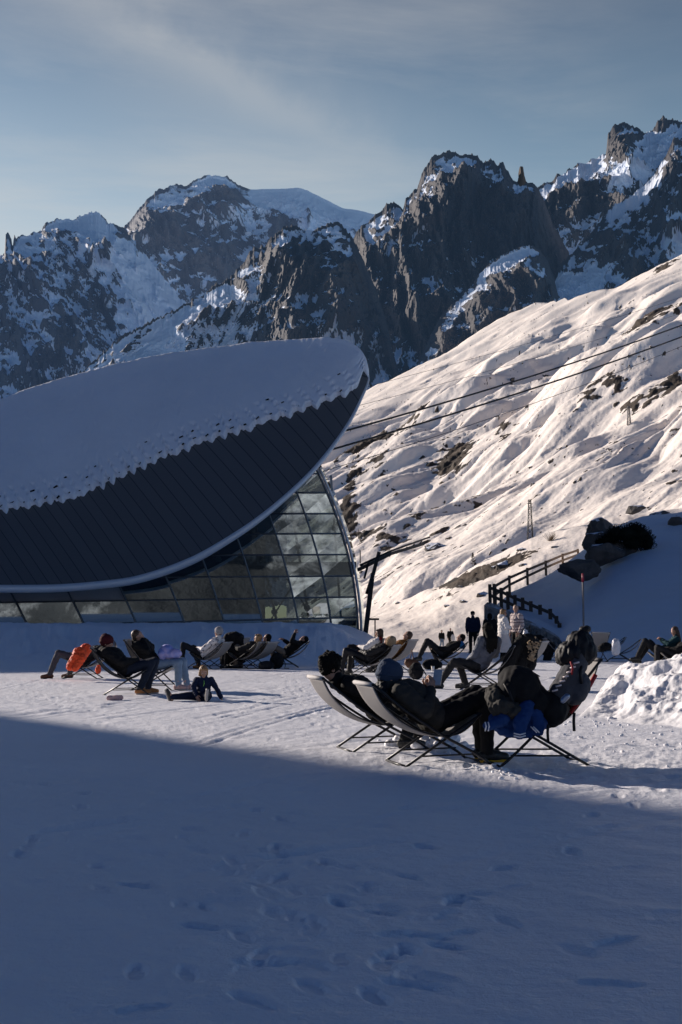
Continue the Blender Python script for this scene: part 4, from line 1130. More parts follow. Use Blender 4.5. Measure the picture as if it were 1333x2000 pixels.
lumpy = .13 * ridged(Xh * .9, Yh * .8, 3.0, 3) + .22 * fbm(Xh * 1.1, Yh * 1.0, 6.0, 3, 2.0, .5) + .11 * fbm(Xh * 2.6, Yh * 2.4, 12.0, 3) + .022 * fbm(Xh * 8, Yh * 8, 2.0, 3) + .010 * fbm(Xh * 22, Yh * 22, 2.0, 2)
bill = .34 * np.abs(fbm(Xh * 1.5, Yh * 1.4, 8.0, 2, 2.1, .5)) + .10 * np.abs(fbm(Xh * 4, Yh * 3.8, 4.0, 2))
Zh = zT[:, None] * sh + (lumpy - .16 - .28 * bill + .08) * np.clip(sh * 3, 0, 1) * np.clip(zT[:, None] / .5, .1, 1) - .03
tag(grid_mesh('snow_heap', np.stack([Xh, Yh, Zh], -1), M_PILE), kind='structure')
# loose snow clods near the heap and by the front chairs
rr = random.Random(15); m = MB()
for i in range(150):
    if i < 80: px, py = rr.uniform(1100, 1340), 1400 + abs(rr.gauss(0, 38))
    elif i < 120: px, py = rr.gauss(850, 40), 1458 + rr.gauss(0, 10)
    else: px, py = rr.gauss(970, 26), 1506 + rr.gauss(0, 7)
    p = gnd(px, py); k = rr.uniform(.006, .020) * (2.0 if rr.random() < .06 else 1)
    m.ell(p + Vector((0, 0, k * .3)), (k * rr.uniform(.8, 1.6), k * rr.uniform(.8, 1.4), k * .8), Matrix.Rotation(rr.uniform(0, 3), 3, 'Z'), 7, 5)
o = m.build('snow_clods', M_PILE); tag(o, kind='stuff')
# kicked-up mound of snow under the middle front chair
mm = MB(); rr = random.Random(2)
for i in range(60):
    p = gnd(rr.gauss(852, 24), 1458 + rr.gauss(0, 5)); k = rr.uniform(.025, .07); mm.ell(p + Vector((0, 0, rr.uniform(0, .07))), (k * 1.2, k, k * .8), None, 8, 6)
tag(skinny('snow_mound', mm, M_PILE, None, .012, 2, (.022, 13, 1)), kind='stuff')
# ---------------------------------------------------------------- folding sling chairs (x forward, y left, z up; origin between the rear feet)
M_TUBE = simple('black_tube', (.013, .013, .015), .38, .35, bump=0)
def canvas(name, a, b):
    t = NT(name); v = t.ocoord()
    f = t.noise(3, 4, .6, v); w_ = t.n('TexWave', Scale=90, Distortion=0.0); t.l(v, w_.inputs['Vector'])
    t.set(Base_Color=t.mix(f, a, b), Roughness=.8, Specular_IOR_Level=.2)
    t.bump(w_.outputs['Fac'], .15, .002)
    tr = t.n('BsdfTranslucent'); tr.inputs['Color'].default_value = (*b, 1)
    mx = t.n('MixShader'); mx.inputs[0].default_value = .22
    t.l(t.b.outputs[0], mx.inputs[1]); t.l(tr.outputs[0], mx.inputs[2]); t.l(mx.outputs[0], t.out.inputs[0]); return t.m
M_CANVAS = canvas('grey_canvas', (.27, .255, .25), (.36, .345, .335))
M_SLEEVE = simple('pale_canvas', (.36, .345, .34), .7, bump=.1)
M_PIPING = simple('black_piping', (.015, .015, .016), .7, bump=0)
VA = dict(T=(-.30, .72), S=(.70, .45), F=(.78, 0), sl=[(-.30, .72), (-.22, .575), (-.08, .43), (.12, .315), (.34, .265), (.50, .285), (.61, .355), (.70, .45)])
VB = dict(T=(-.12, .93), S=(.76, .45), F=(.80, 0), sl=[(-.12, .93), (-.05, .74), (.06, .55), (.21, .40), (.40, .33), (.56, .34), (.67, .385), (.76, .45)])
def blend(a, b, k): return dict(T=tuple((1-k)*x+k*y for x, y in zip(a['T'], b['T'])), S=tuple((1-k)*x+k*y for x, y in zip(a['S'], b['S'])), F=tuple((1-k)*x+k*y for x, y in zip(a['F'], b['F'])), sl=[tuple((1-k)*x+k*y for x, y in zip(p, q_)) for p, q_ in zip(a['sl'], b['sl'])])
VM = blend(VA, VB, .45)
VAR = dict(A=VA, M=VM, B=VB)
def smooth_path(pts, n):
    P = np.array(pts, float); d = np.r_[0, np.cumsum(np.linalg.norm(np.diff(P, axis=0), axis=1))]; d /= d[-1]; tt = np.linspace(0, 1, n)
    out = []
    for c in range(P.shape[1]):
        y = P[:, c]; m = np.gradient(y, d); i = np.clip(np.searchsorted(d, tt) - 1, 0, len(d) - 2); h = d[i+1]-d[i]; s = (tt-d[i])/h
        out.append((2*s**3-3*s*s+1)*y[i]+(s**3-2*s*s+s)*h*m[i]+(-2*s**3+3*s*s)*y[i+1]+(s**3-s*s)*h*m[i+1])
    return np.stack(out, 1)
def build_chair(v):
    V_ = VAR[v]; T, S, F = V_['T'], V_['S'], V_['F']
    root = empty('sling_chair'); r = .0125; wl_, wc = .31, .275
    # long frame: top bar, both sides (slightly bent), ground bar
    bx, bz = T[0] + (F[0] - T[0]) * .55, T[1] * .45 - .03
    side = smooth_path([(T[0], T[1]), (T[0] + (bx - T[0]) * .5 - .012, T[1] + (bz - T[1]) * .5 - .012), (bx, bz), (F[0] - .03, .035), (F[0], .012)], 14)
    m = MB()
    for s_ in (-1, 1): m.tube([Vector((p[0], s_ * wl_, p[1])) for p in side], r, 8)
    m.tube([Vector((F[0], -wl_, .012)), Vector((F[0], wl_, .012))], r, 8)
    m.tube([Vector((T[0], -wl_ - .012, T[1])), Vector((T[0], wl_ + .012, T[1]))], r, 8)
    m.build('long_frame', M_TUBE, root)
    m = MB()
    for s_ in (-1, 1): m.tube([Vector((0, s_ * wc, .012)), Vector((S[0] * .5, s_ * wc, S[1] * .5 + .005)), Vector((S[0] - .02, s_ * wc, S[1] - .015)), Vector((S[0] + .01, s_ * (wc - .01), S[1]))], r, 8)
    m.tube([Vector((0, -wc, .012)), Vector((0, wc, .012))], r, 8)
    m.tube([Vector((S[0], -wc, S[1])), Vector((S[0], wc, S[1]))], r, 8)
    m.build('cross_frame', M_TUBE, root)
    for s_ in (-1, 1):
        m = MB(); m.tube([Vector((.135, s_ * (wc + .014), .098)), Vector((F[0] - .10, s_ * (wl_ - .02), .105))], .008, 6); m.build('stretcher', M_TUBE, root)
    # pivots
    # sling
    sl_ = smooth_path(V_['sl'], 30); ys = np.linspace(-.27, .27, 13)
    P = np.zeros((30, 13, 3))
    for i, (x, z) in enumerate(sl_):
        f = i / 29
        sag = .016 * math.sin(PI * f) * (1 - (ys / .27) ** 2)
        P[i, :, 0] = x + sag * -.3; P[i, :, 1] = ys; P[i, :, 2] = z - sag
    o = grid_mesh('sling', P, M_CANVAS, None, True, root)
    sm = o.modifiers.new('t', 'SOLIDIFY'); sm.thickness = .006
    for s_ in (0, 12):
        m = MB(); m.tube([Vector(P[i, s_]) + Vector((0, 0, .003)) for i in range(30)], .007, 5); m.build('piping', M_PIPING, o)
    m = MB(); m.tube([Vector((T[0], -.275, T[1])), Vector((T[0], .275, T[1]))], .020, 10); m.build('sleeve', M_SLEEVE, o)
    return root
PROTO = {}
def chair(px, py, rz, v, label, tilt=0.0, ground=True):
    L = gnd(px, py)
    if v not in PROTO:
        o = PROTO[v] = build_chair(v)
    else: o = copy_tree(PROTO[v])
    o.location = (L.x, L.y, -.012); o.rotation_euler = (0, tilt, R(rz))
    tag(o, label, 'deck chair', 'sling chairs set out on the snow')
    return o
CH = {}
def C(key, *a, **k): CH[key] = chair(*a, **k); return CH[key]
C('c1', 674, 1464, 16, 'A', 'front chair furthest left, with the curly haired man reclining in it')
C('c2', 774, 1491, 16, 'A', 'front middle chair under the person in the blue beanie holding a phone')
C('c3', 1131, 1488, 187, 'B', 'front right chair facing left, heaped with backpacks and jackets')
C('c4', 196, 1325, 178, 'A', 'deck chair at far left with the bright orange jacket hung on it')
C('c5', 204, 1356, 6, 'M', 'deck chair under the man in the dark red beanie')
C('c6', 262, 1347, -6, 'B', 'deck chair with its pale top showing behind the woman in jeans')
C('c7', 425, 1307, 158, 'A', 'reclined deck chair under the person in the white patterned jacket')
C('c8', 468, 1303, 165, 'M', 'deck chair almost hidden under the hanging black jacket')
C('c9', 497, 1306, 150, 'A', 'left of two deck chairs seen from behind right of the hanging black jacket')
C('c10', 515, 1306, 150, 'A', 'right of two deck chairs seen from behind right of the hanging black jacket')
C('c11', 583, 1303, 182, 'A', 'deck chair seen side on under the dark haired person raising a hand')
C('c12', 752, 1320, 158, 'A', 'deck chair under the lying person in the black puffer with fur hood')
C('c12b', 742, 1306, 158, 'M', 'deck chair behind the black puffer, carrying the person in the red scarf')
C('c13', 792, 1313, 152, 'M', 'tall deck chair back right of the black puffer with a brown bag hung below')
C('c15', 893, 1305, 175, 'A', 'deck chair under the lying person with the bright blue hood')
C('c16', 985, 1346, 168, 'M', 'deck chair under the long haired woman in the grey jacket')
C('c17', 1048, 1322, 155, 'M', 'deck chair with a bare pale back right of the fur trimmed coat')
C('c18', 1078, 1290, 20, 'A', 'empty deck chair in shade just right of the rock wall')
C('c19', 1172, 1293, 100, 'B', 'empty deck chair in shade turned with its pale back to the camera')
C('c20', 1234, 1292, 165, 'A', 'empty deck chair in shade, rightmost of the empty ones, facing left')
C('c21', 1206, 1284, 160, 'A', 'empty deck chair in shade behind the white carrier bag')
C('c22', 1318, 1305, 172, 'A', 'deck chair behind the snow heap under the dark haired woman with a phone')
C('c23', 1345, 1307, 172, 'A', 'deck chair behind the snow heap at the right edge under the fair haired person')
def chair_pt(key, x, y, z):
    o = CH[key]; M_ = Matrix.Translation(o.location) @ Matrix.Rotation(o.rotation_euler[2], 4, 'Z'); return M_ @ Vector((x, y, z))
# ---------------------------------------------------------------- people
def cloth(name, col, rough=.85, var=.2, spec=.2, bump=.3): return simple(name, col, rough, 0, spec, var, 9, bump, 45, .006)
M_SKIN = simple('skin', (.42, .24, .17), .55, 0, .35, .12, 20, .1, 90, .002)
M_BLACKC = cloth('black_cloth', (.010, .010, .011)); M_BLACKP = cloth('black_nylon', (.011, .011, .013), .6, .2, .25)
M_CHAR = cloth('charcoal_cloth', (.020, .020, .022)); M_OLIVE = cloth('dark_olive_cloth', (.040, .038, .034))
M_NAVY = cloth('navy_cloth', (.010, .016, .040)); M_JEANS = cloth('pale_denim', (.20, .27, .36)); M_DKJEANS = cloth('dark_denim', (.014, .020, .036))
M_WHITE = cloth('white_cloth', (.74, .70, .66)); M_CREAM = cloth('cream_knit', (.62, .56, .52)); M_GREYJ = cloth('grey_blue_nylon', (.085, .095, .125), .6)
M_ORANGE = cloth('orange_nylon', (.75, .085, .025), .6); M_RED = cloth('red_wool', (.24, .014, .016)); M_BLUE = cloth('bright_blue_nylon', (.03, .19, .46), .6)
M_BURG = cloth('burgundy_wool', (.065, .010, .014)); M_BEANIE = cloth('slate_blue_wool', (.045, .065, .105)); M_GREYT = cloth('grey_trousers', (.060, .062, .072)); M_BEIGE = cloth('khaki_cloth', (.20, .16, .12))
M_TAN = cloth('tan_leather', (.34, .15, .055), .6); M_BROWN = cloth('brown_leather', (.11, .055, .032), .6); M_PINK = cloth('pink_suede', (.50, .34, .32)); M_SHOE = cloth('black_leather', (.012, .012, .012), .45, .2, .5)
M_SOLE = cloth('yellow_rubber', (.62, .36, .03), .6); M_SOLEB = cloth('black_rubber', (.012, .012, .012), .7); M_SOLEG = cloth('grey_rubber', (.35, .33, .31), .7)
M_HBLACK = simple('black_hair', (.008, .007, .006), .75, 0, .12, .5, 40, .6, 120, .006); M_HBROWN = simple('brown_hair', (.06, .032, .018), .5, 0, .4, .4, 40, .6, 120, .006)
M_HBLOND = simple('fair_hair', (.30, .17, .075), .5, 0, .4, .35, 40, .6, 120, .006); M_HGREY = simple('grey_hair', (.30, .26, .23), .6, 0, .3, .3, 40, .5, 120, .006)
M_FUR = simple('pale_fur', (.42, .31, .20), .95, 0, .1, .5, 30, 1, 90, .03); M_LENS = simple('dark_lens', (.01, .01, .012), .1, 0, .6, bump=0)
M_EYE = simple('eye_white', (.5, .48, .46), .3, bump=0); M_GLOVE = cloth('maroon_glove', (.20, .02, .035))
# patterned white jacket and striped sweater
t = NT('patterned_jacket'); v = t.ocoord(); f = t.noise(11, 3, .6, v)
t.set(Base_Color=t.mix(t.math('GREATER_THAN', f, .585), (.68, .64, .62), (.06, .055, .075)), Roughness=.7); t.bump(t.noise(30, 4, .6, v), .3, .01); M_PATT = t.m
t = NT('striped_sweater'); sx_ = t.n('SeparateXYZ'); t.l(t.ocoord(), sx_.inputs[0]); fz_ = t.math('FRACT', t.math('MULTIPLY', sx_.outputs['Z'], 9.0))
t.set(Base_Color=t.mix(t.math('LESS_THAN', fz_, .22), (.50, .42, .40), (.10, .07, .10)), Roughness=.9); t.bump(t.noise(60, 3, .6, t.ocoord()), .3, .006); M_STRIPE = t.m
t = NT('blue_tie_dye'); v = t.ocoord(); f = t.noise(6, 3, .5, v); t.set(Base_Color=t.mix(t.math('MULTIPLY_ADD', f, 2.2, -.6, True), (.10, .22, .62), (.52, .42, .66)), Roughness=.6); M_TIEDYE = t.m

V3 = Vector
def P3(p): return Vector(p)
def frame(L, U=(0, 0, 1)):
    L = P3(L).normalized(); U = P3(U); S_ = U.cross(L).normalized(); U2 = L.cross(S_); return L, S_, U2, Matrix((L, S_, U2)).transposed()
def sit(v='A', dx=0.0, knee=0.0, spread=.11, look=(1, 0, -.15), hup=(0, 0, 1), lean=0.0, arms='lap'):
    """joints for somebody lying back in a sling chair of variant v"""
    V_ = VAR[v]; T = P3((V_['T'][0], 0, V_['T'][1])); hip = P3((.37 + dx, 0, (.265 if v == 'A' else .30 if v == 'M' else .33) + .125))
    b = (T - hip).normalized(); nrm = P3((b.z, 0, -b.x))
    if lean: b = (Matrix.Rotation(lean, 3, 'Y') @ b)
    sh = hip + b * .47 + nrm * .06; neck = sh + b * .055
    head = neck + b * .06 + P3((.02, 0, .11))
    J = dict(pelvis=hip, chest=hip + b * .30 + nrm * .07, sh=sh, neck=neck, head=head, look=look, hup=hup, b=b)
    for s_, k in ((1, 'L'), (-1, 'R')):
        J['sh' + k] = sh + P3((0, s_ * .175, 0)) - b * .02
        J['hip' + k] = hip + P3((.03, s_ * .085, 0))
        J['kn' + k] = P3((V_['S'][0] + .09 + knee, s_ * spread, V_['S'][1] + .125)); J['an' + k] = P3((V_['S'][0] + .13 + knee, s_ * (spread + .01), .10)); J['toe' + k] = P3((1, s_ * .15, 0))
        if arms == 'lap':
            J['el' + k] = hip + P3((-.06, s_ * .25, .13)); J['wr' + k] = hip + P3((.20, s_ * .07, .16))
    return J
def stand(h=1.75, arms=None):
    k = h / 1.75
    J = dict(pelvis=P3((0, 0, .95 * k)), chest=P3((.01, 0, 1.26 * k)), sh=P3((-.01, 0, 1.43 * k)), neck=P3((0, 0, 1.48 * k)), head=P3((.025, 0, 1.635 * k)), look=(1, 0, -.05), hup=(0, 0, 1), b=P3((0, 0, 1)))
    for s_, q_ in ((1, 'L'), (-1, 'R')):
        J['sh' + q_] = P3((-.01, s_ * .185 * k, 1.41 * k)); J['el' + q_] = P3((-.04, s_ * .25 * k, 1.12 * k)); J['wr' + q_] = P3((.05, s_ * .24 * k, .87 * k))
        J['hip' + q_] = P3((0, s_ * .09 * k, .93 * k)); J['kn' + q_] = P3((.02, s_ * .10 * k, .50 * k)); J['an' + q_] = P3((-.02, s_ * .11 * k, .09)); J['toe' + q_] = P3((1, s_ * .2, 0))
    return J
def hand(mb, w, d, pn_, s_, curl=.35, sc=1.0, fr=.0095):
    """palm, four bent fingers of different length and a thumb from the side of the palm"""
    d = P3(d).normalized(); pn_ = P3(pn_); side = d.cross(pn_).normalized(); pn_ = side.cross(d).normalized()
    pc_ = w + d * .05 * sc
    M_ = Matrix((d, side, pn_)).transposed()
    mb.ell(pc_, (.052 * sc, .040 * sc, .017 * sc), M_, 12, 8)
    for i, (o, L) in enumerate(((-.030, .068), (-.010, .078), (.010, .073), (.029, .056))):
        b0 = pc_ + d * .040 * sc + side * o * sc; a = curl * (1 + .12 * i)
        d1 = d * math.cos(a) + pn_ * math.sin(a); d2 = d * math.cos(2.1 * a) + pn_ * math.sin(2.1 * a)
        k1 = b0 + d1 * L * .52 * sc; k2 = k1 + d2 * L * .5 * sc
        mb.cap(b0, k1, fr * 1.02, fr * .95, 8); mb.cap(k1, k2, fr * .95, fr * .8, 8)
    t0 = pc_ - d * .022 * sc + side * (-.030 * s_) * sc; t1 = t0 + (d * .030 + side * (-.026 * s_) + pn_ * .014) * sc; t2 = t1 + (d * .028 + side * (-.004 * s_) + pn_ * .012) * sc
    mb.cap(t0, t1, fr * 1.2, fr * 1.05, 8); mb.cap(t1, t2, fr * 1.05, fr * .85, 8)
def person(label, loc_, rz, J, top=M_BLACKC, legs=M_BLACKC, shoe=M_SHOE, sole=M_SOLEB, hair=None, hat=None, q='mid', bulk=1.0, hands=None, group=None, extras=None, skirt=None, hood=None, collar=None, scale=1.0, glasses=False, boots=False, sleeve=True, gloves=None, puff=0.0, skinm=None):
    vx = dict(near=.0068, mid=.011, far=.018)[q]; vb = dict(near=.0062, mid=.0085, far=.014)[q]
    root = empty('person', loc_, rz, label, 'person', group)
    root.scale = (scale,) * 3
    L, S_, U, HM = frame(J['look'], J['hup']); hc = P3(J['head'])
    b = MB()
    # head: cranium, face wedge, jaw, brow, nose, lips, ears
    b.ell(hc + U * .022 - L * .012, (.098, .077, .098), HM, 18, 12)
    b.ell(hc - U * .030 + L * .024, (.066, .060, .078), HM, 16, 10)
    b.ell(hc - U * .082 + L * .046, (.040, .040, .032), HM, 12, 8)
    b.ell(hc + U * .018 + L * .074, (.020, .056, .015), HM, 12, 8)
    b.cap(hc + U * .012 + L * .086, hc - U * .026 + L * .106, .009, .013, 8)
    b.ell(hc - U * .056 + L * .084, (.012, .025, .008), HM, 10, 6); b.ell(hc - U * .067 + L * .081, (.012, .021, .007), HM, 10, 6)
    for s_ in (-1, 1):
        b.ell(hc + S_ * s_ * .076 - U * .012 - L * .012, (.024, .010, .032), HM, 10, 8)
        b.ell(hc + S_ * s_ * .042 - U * .020 + L * .066, (.024, .022, .018), HM, 10, 6)
    b.cap(P3(J['neck']) - P3(J['b']) * .04, hc - U * .06 - L * .012, .056, .052)
    # trunk and limbs
    pe, chst, sh = P3(J['pelvis']), P3(J['chest']), P3(J['sh'])
    yv = (P3(J['shL']) - P3(J['shR'])).normalized(); tb = P3(J['b']); xv = yv.cross(tb).normalized(); TM = Matrix((xv, yv, tb)).transposed()
    b.ell(pe, (.10, .15, .12), TM); b.ell((pe + chst) / 2, (.09, .13, .16), TM); b.ell(chst, (.105, .155, .17), TM); b.ell(sh - tb * .03, (.08, .16, .07), TM)
    for k in 'LR':
        b.cap(J['sh' + k], J['el' + k], .048, .037); b.cap(J['el' + k], J['wr' + k], .037, .026)
        b.cap(J['hip' + k], J['kn' + k], .078, .050); b.cap(J['kn' + k], J['an' + k], .052, .036)
        tv_ = P3(J['toe' + k]).normalized(); an = P3(J['an' + k]); b.cap(an + P3((0, 0, -.05)), an + tv_ * .13 + P3((0, 0, -.06)), .036, .03)
        s_ = 1 if k == 'L' else -1
        hd = (hands or {}).get(k)
        fd = (P3(J['wr' + k]) - P3(J['el' + k])).normalized()
        d_, n_, cu = hd if hd else (fd, P3((0, -s_ * .6, -.8)), .45)
        hb = b
        hand(hb, P3(J['wr' + k]), d_, n_, s_, cu, 1.0 if q == 'near' else 1.08, .0095 if q == 'near' else .0125)
    skinny('body', b, skinm or M_SKIN, root, vb, 3)
    for o in [root.children[-1]] if False else []: pass
    for s_ in (-1, 1):
        if q == 'near' and not glasses:
            m = MB(); m.ell(hc + S_ * s_ * .030 + U * .003 + L * .079, (.010, .013, .009), HM, 8, 6); m.build('eye', M_EYE, root)
    # jacket
    j = MB(); bk = bulk
    j.ell(pe + tb * .03, (.135 * bk, .185 * bk, .13), TM, 18, 12); j.ell((pe + chst) / 2, (.135 * bk, .180 * bk, .19), TM, 18, 12); j.ell(chst, (.140 * bk, .195 * bk, .19), TM, 18, 12)
    j.ell(sh - tb * .04, (.105 * bk, .205, .085), TM, 16, 10)
    j.cap(sh - tb * .02, P3(J['neck']) + tb * .02, .095 * bk, .072)
    if collar: j.ell(P3(J['neck']) + tb * .02, (.090, .095, .055), TM, 16, 10)
    if sleeve:
        for k in 'LR':
            sr = bk
            e_, w_ = P3(J['el' + k]), P3(J['wr' + k])
            j.cap(J['sh' + k], e_, .083 * sr, .064 * sr); j.cap(e_, e_ + (w_ - e_) * .96, .064 * sr, .046)
    amp = dict(near=.012, mid=.014, far=.012)[q] + puff
    skinny('jacket', j, top, root, vx, 4, (amp, 9.0, (sum(map(ord, label)) * 7) % 50, (1, 1, 1.3)))
    if hood:
        hm = MB(); hcn = P3(J['neck']) - xv * .085 + tb * .03
        hm.ell(hcn, (.085, .135, .085), TM, 16, 10); hm.ell(hcn + tb * .03 + xv * .04, (.09, .12, .045), TM, 14, 8)
        skinny('hood', hm, hood, root, vx, 3, (.012, 14, 3))
    # trousers or skirt
    l = MB(); l.ell(pe, (.135, .18, .135), TM, 16, 10)
    for k in 'LR':
        if skirt is None or True:
            kn, an = P3(J['kn' + k]), P3(J['an' + k])
            l.cap(P3(J['hip' + k]), kn, .100, .078); l.cap(kn, an + (kn - an).normalized() * .0, .076, .058)
    skinny('trousers', l, legs, root, vx, 3, (.010, 10, 5 + (sum(map(ord, label)) * 7) % 40, (1, 1, .8)))
    if skirt is not None:
        sk = MB(); n = 24; z0 = pe.z + .10; z1 = .30; rings = []
        for i in range(12):
            f = i / 11; z = z0 + (z1 - z0) * f; rr = .155 + .20 * f ** .9
            rings.append([V3((rr * (1 + .06 * f * math.sin(k * 2 * PI / n * 8)) * math.cos(2 * PI * k / n) * .85, rr * (1 + .06 * f * math.sin(k * 2 * PI / n * 8)) * math.sin(2 * PI * k / n), z)) for k in range(n)])
        sk.add([p for r_ in rings for p in r_], [(i * n + k, i * n + (k + 1) % n, (i + 1) * n + (k + 1) % n, (i + 1) * n + k) for i in range(11) for k in range(n)], True)
        sk.build('skirt', skirt, root)
    # shoes
    for k in 'LR':
        an = P3(J['an' + k]); kn = P3(J['kn' + k]); tv_ = P3(J['toe' + k]).normalized(); sdn = (an - kn).normalized()
        up = P3(J.get('shoeup' + k, (0, 0, 1))).normalized()
        h0 = an - up * .045 - tv_ * .045; t0 = an - up * .055 + tv_ * .165
        s1 = MB(); s1.cap(h0, an + tv_ * .06 - up * .04, .048, .050); s1.cap(an + tv_ * .05 - up * .042, t0, .050, .038); s1.cap(an - up * .02, an + (kn - an).normalized() * (.26 if boots else .07), .052, .062 if boots else .056)
        sh_ = skinny('shoe', s1, shoe, root, vx, 3, (.004, 20, 2))
        so_ = MB(); so_.cap(h0 - up * .036, t0 - up * .028, .030, .032); o2 = skinny('sole', so_, sole, root, vx, 1); o2.parent = sh_
    # hair and hats
    if hair:
        kind, hm_ = hair
        h = MB()
        h.ell(hc + U * .042 - L * .032, (.092, .086, .088), HM, 18, 12)
        h.ell(hc + U * .000 - L * .055, (.060, .080, .085), HM, 16, 10)
        if kind == 'curly':
            h.ell(hc + U * .045 - L * .025, (.112, .104, .106), HM, 18, 12); h.cap(hc + U * .10 + L * .03 - S_ * .04, hc + U * .10 + L * .03 + S_ * .04, .045, .045)
            rr = random.Random(3)
            for i in range(60):
                th = rr.uniform(0, 2 * PI); u_ = rr.uniform(-.35, 1); d = V3((math.cos(th) * math.sqrt(1 - u_ * u_), math.sin(th) * math.sqrt(1 - u_ * u_), u_))
                if d.x > .55 and d.z < .62: continue
                c = hc + HM @ V3((d.x * .105 - .022, d.y * .097, d.z * .108 + .040)); k_ = rr.uniform(.009, .018); c = c + HM @ V3((rr.gauss(0, .008), rr.gauss(0, .008), rr.gauss(.004, .010))); h.ell(c, (k_, k_, k_), None, 7, 5)
        if kind == 'long':
            for s_ in (-.06, -.03, 0, .03, .06):
                h.cap(hc - L * .06 + S_ * s_ - U * .02, P3(J['neck']) - xv * .14 + yv * s_ * 1.3, .045, .04); h.cap(P3(J['neck']) - xv * .14 + yv * s_ * 1.3, P3(J['sh']) - xv * .185 + yv * s_ * 1.5 - tb * (.16 + .05 * math.cos(s_ * 40)), .040, .022)
            for s_ in (-1, 1): h.cap(hc + S_ * s_ * .068 + U * .04 - L * .01, hc + S_ * s_ * .082 - U * .13 - L * .02, .026, .022)
        if kind == 'bob':
            for s_ in (-1, 1): h.cap(hc + S_ * s_ * .062 + U * .05, hc + S_ * s_ * .070 - U * .07 - L * .01, .034, .034)
            h.cap(hc - L * .07, hc - L * .07 - U * .08, .05, .05); h.cap(hc + U * .085 + L * .05 - S_ * .05, hc + U * .075 + L * .05 + S_ * .05, .026, .026)
        if kind == 'bun': h.ell(hc - L * .09 + U * .07, (.045, .045, .045))
        skinny('hair', h, hm_, root, vx * .9, 1 if kind == 'curly' else 2, (.005, 45, 1) if kind != 'curly' else (.014, 34, 1))
    if hat:
        kind, hm_ = hat
        h = MB()
        if kind == 'beanie':
            h.ell(hc + U * .052 - L * .016, (.122, .108, .104), HM, 20, 12); h.ell(hc + U * .020 - L * .040, (.096, .103, .095), HM, 18, 10)
            h.cap(hc + U * .105 - L * .07, hc + U * .12 - L * .05, .05, .045)
        if kind == 'fur': h.ell(hc + U * .02 - L * .05, (.11, .125, .13), HM, 18, 12)
        if kind == 'cap':
            h.ell(hc + U * .050 - L * .014, (.108, .094, .080), HM, 18, 12); h.cap(hc + U * .045 + L * .08 - S_ * .03, hc + U * .045 + L * .08 + S_ * .03, .018, .018); h.ell(hc + U * .038 + L * .11, (.06, .07, .010), HM)
        hh_ = skinny('hat', h, hm_, root, vx * .9, 3, (.004 if kind != 'fur' else .016, 40, 2))
        if kind == 'beanie':
            c = MB(); ring = []
            for i in range(24):
                a = 2 * PI * i / 24; ring.append(hc + HM @ V3((.100 * math.cos(a) - .022, .091 * math.sin(a), .022 + .022 * math.cos(a))))
            c.tube(ring + ring[:1], .021, 8); cu = skinny('cuff', c, hm_, root, vx * .9, 2, (.003, 60, 1)); cu.parent = hh_
    if glasses:
        g_ = MB()
        for s_ in (-1, 1):
            g_.ell(hc + S_ * s_ * .034 + U * .000 + L * .092, (.010, .029, .021), HM, 12, 8)
            g_.tube([hc + S_ * s_ * .060 + U * .008 + L * .088, hc + S_ * s_ * .080 + U * .006 - L * .015], .004, 5)
        g_.tube([hc + S_ * -.012 + U * .006 + L * .1, hc + S_ * .012 + U * .006 + L * .1], .004, 5)
        g_.build('sunglasses', M_LENS, root)
    return root
def in_chair(key, label, J, **k):
    o = CH[key]; return person(label, o.location + Vector((0, 0, .012)), o.rotation_euler[2], J, **k)
def set_arm(J, k, el, wr): J['el' + k] = P3(el); J['wr' + k] = P3(wr)

# --- front pair
J = sit('A', look=(1, .25, -.22), arms='lap'); J['head'] = J['head'] + P3((-.035, 0, -.015))
J['knL'] = P3((.72, .10, .52)); J['knR'] = P3((.74, -.10, .50)); J['anL'] = P3((.80, .10, .10)); J['anR'] = P3((.60, -.10, .10))
p_curly = in_chair('c1', 'man with thick curly dark hair lying back in the front left chair', J, top=M_BLACKC, legs=M_BLACKC, shoe=M_SHOE, hair=('curly', M_HBLACK), q='near', glasses=True, collar=True)
J = sit('A', look=(1, -.05, -.30)); J['head'] = J['head'] + P3((.055, 0, -.055))
set_arm(J, 'L', (.20, .26, .50), (.315, .075, .655)); set_arm(J, 'R', (.18, -.27, .48), (.305, -.075, .645))
J['knL'] = P3((.80, .10, .60)); J['knR'] = P3((.82, -.12, .59)); J['anL'] = P3((.86, .10, .10)); J['anR'] = P3((.82, -.13, .10)); J['toeR'] = P3((1, -.1, 0))
p_beanie = in_chair('c2', 'person in slate blue beanie lying in the front middle chair looking at a phone', J, top=M_OLIVE, legs=M_BLACKC, shoe=M_SHOE, sole=M_SOLE, hat=('beanie', M_BEANIE), hair=('short', M_HBLACK), q='near', bulk=1.08, glasses=True, hood=M_BLACKP, collar=True,
    hands=dict(L=((.25, -.35, .9), (-.2, -.9, -.2), .55), R=((.25, .35, .9), (-.2, .9, -.2), .55)))
ph = MB(); Mph = Matrix.Rotation(R(70), 3, 'Z') @ Matrix.Rotation(R(28), 3, 'Y')
pp = chair_pt('c2', .385, -.03, .765)
rt = empty('mobile_phone', pp, 0, 'pale mobile phone held up by the person in the blue beanie', 'phone')
ph.box((0, 0, 0), (.010, .078, .155), Mph); ph.build('case', simple('phone_case', (.45, .45, .47), .35, .2, bump=0), rt)
ph = MB(); ph.box(Mph @ V3((-.0058, 0, 0)), (.002, .070, .145), Mph); ph.build('screen', simple('phone_screen', (.38, .43, .50), .12, bump=0), rt)

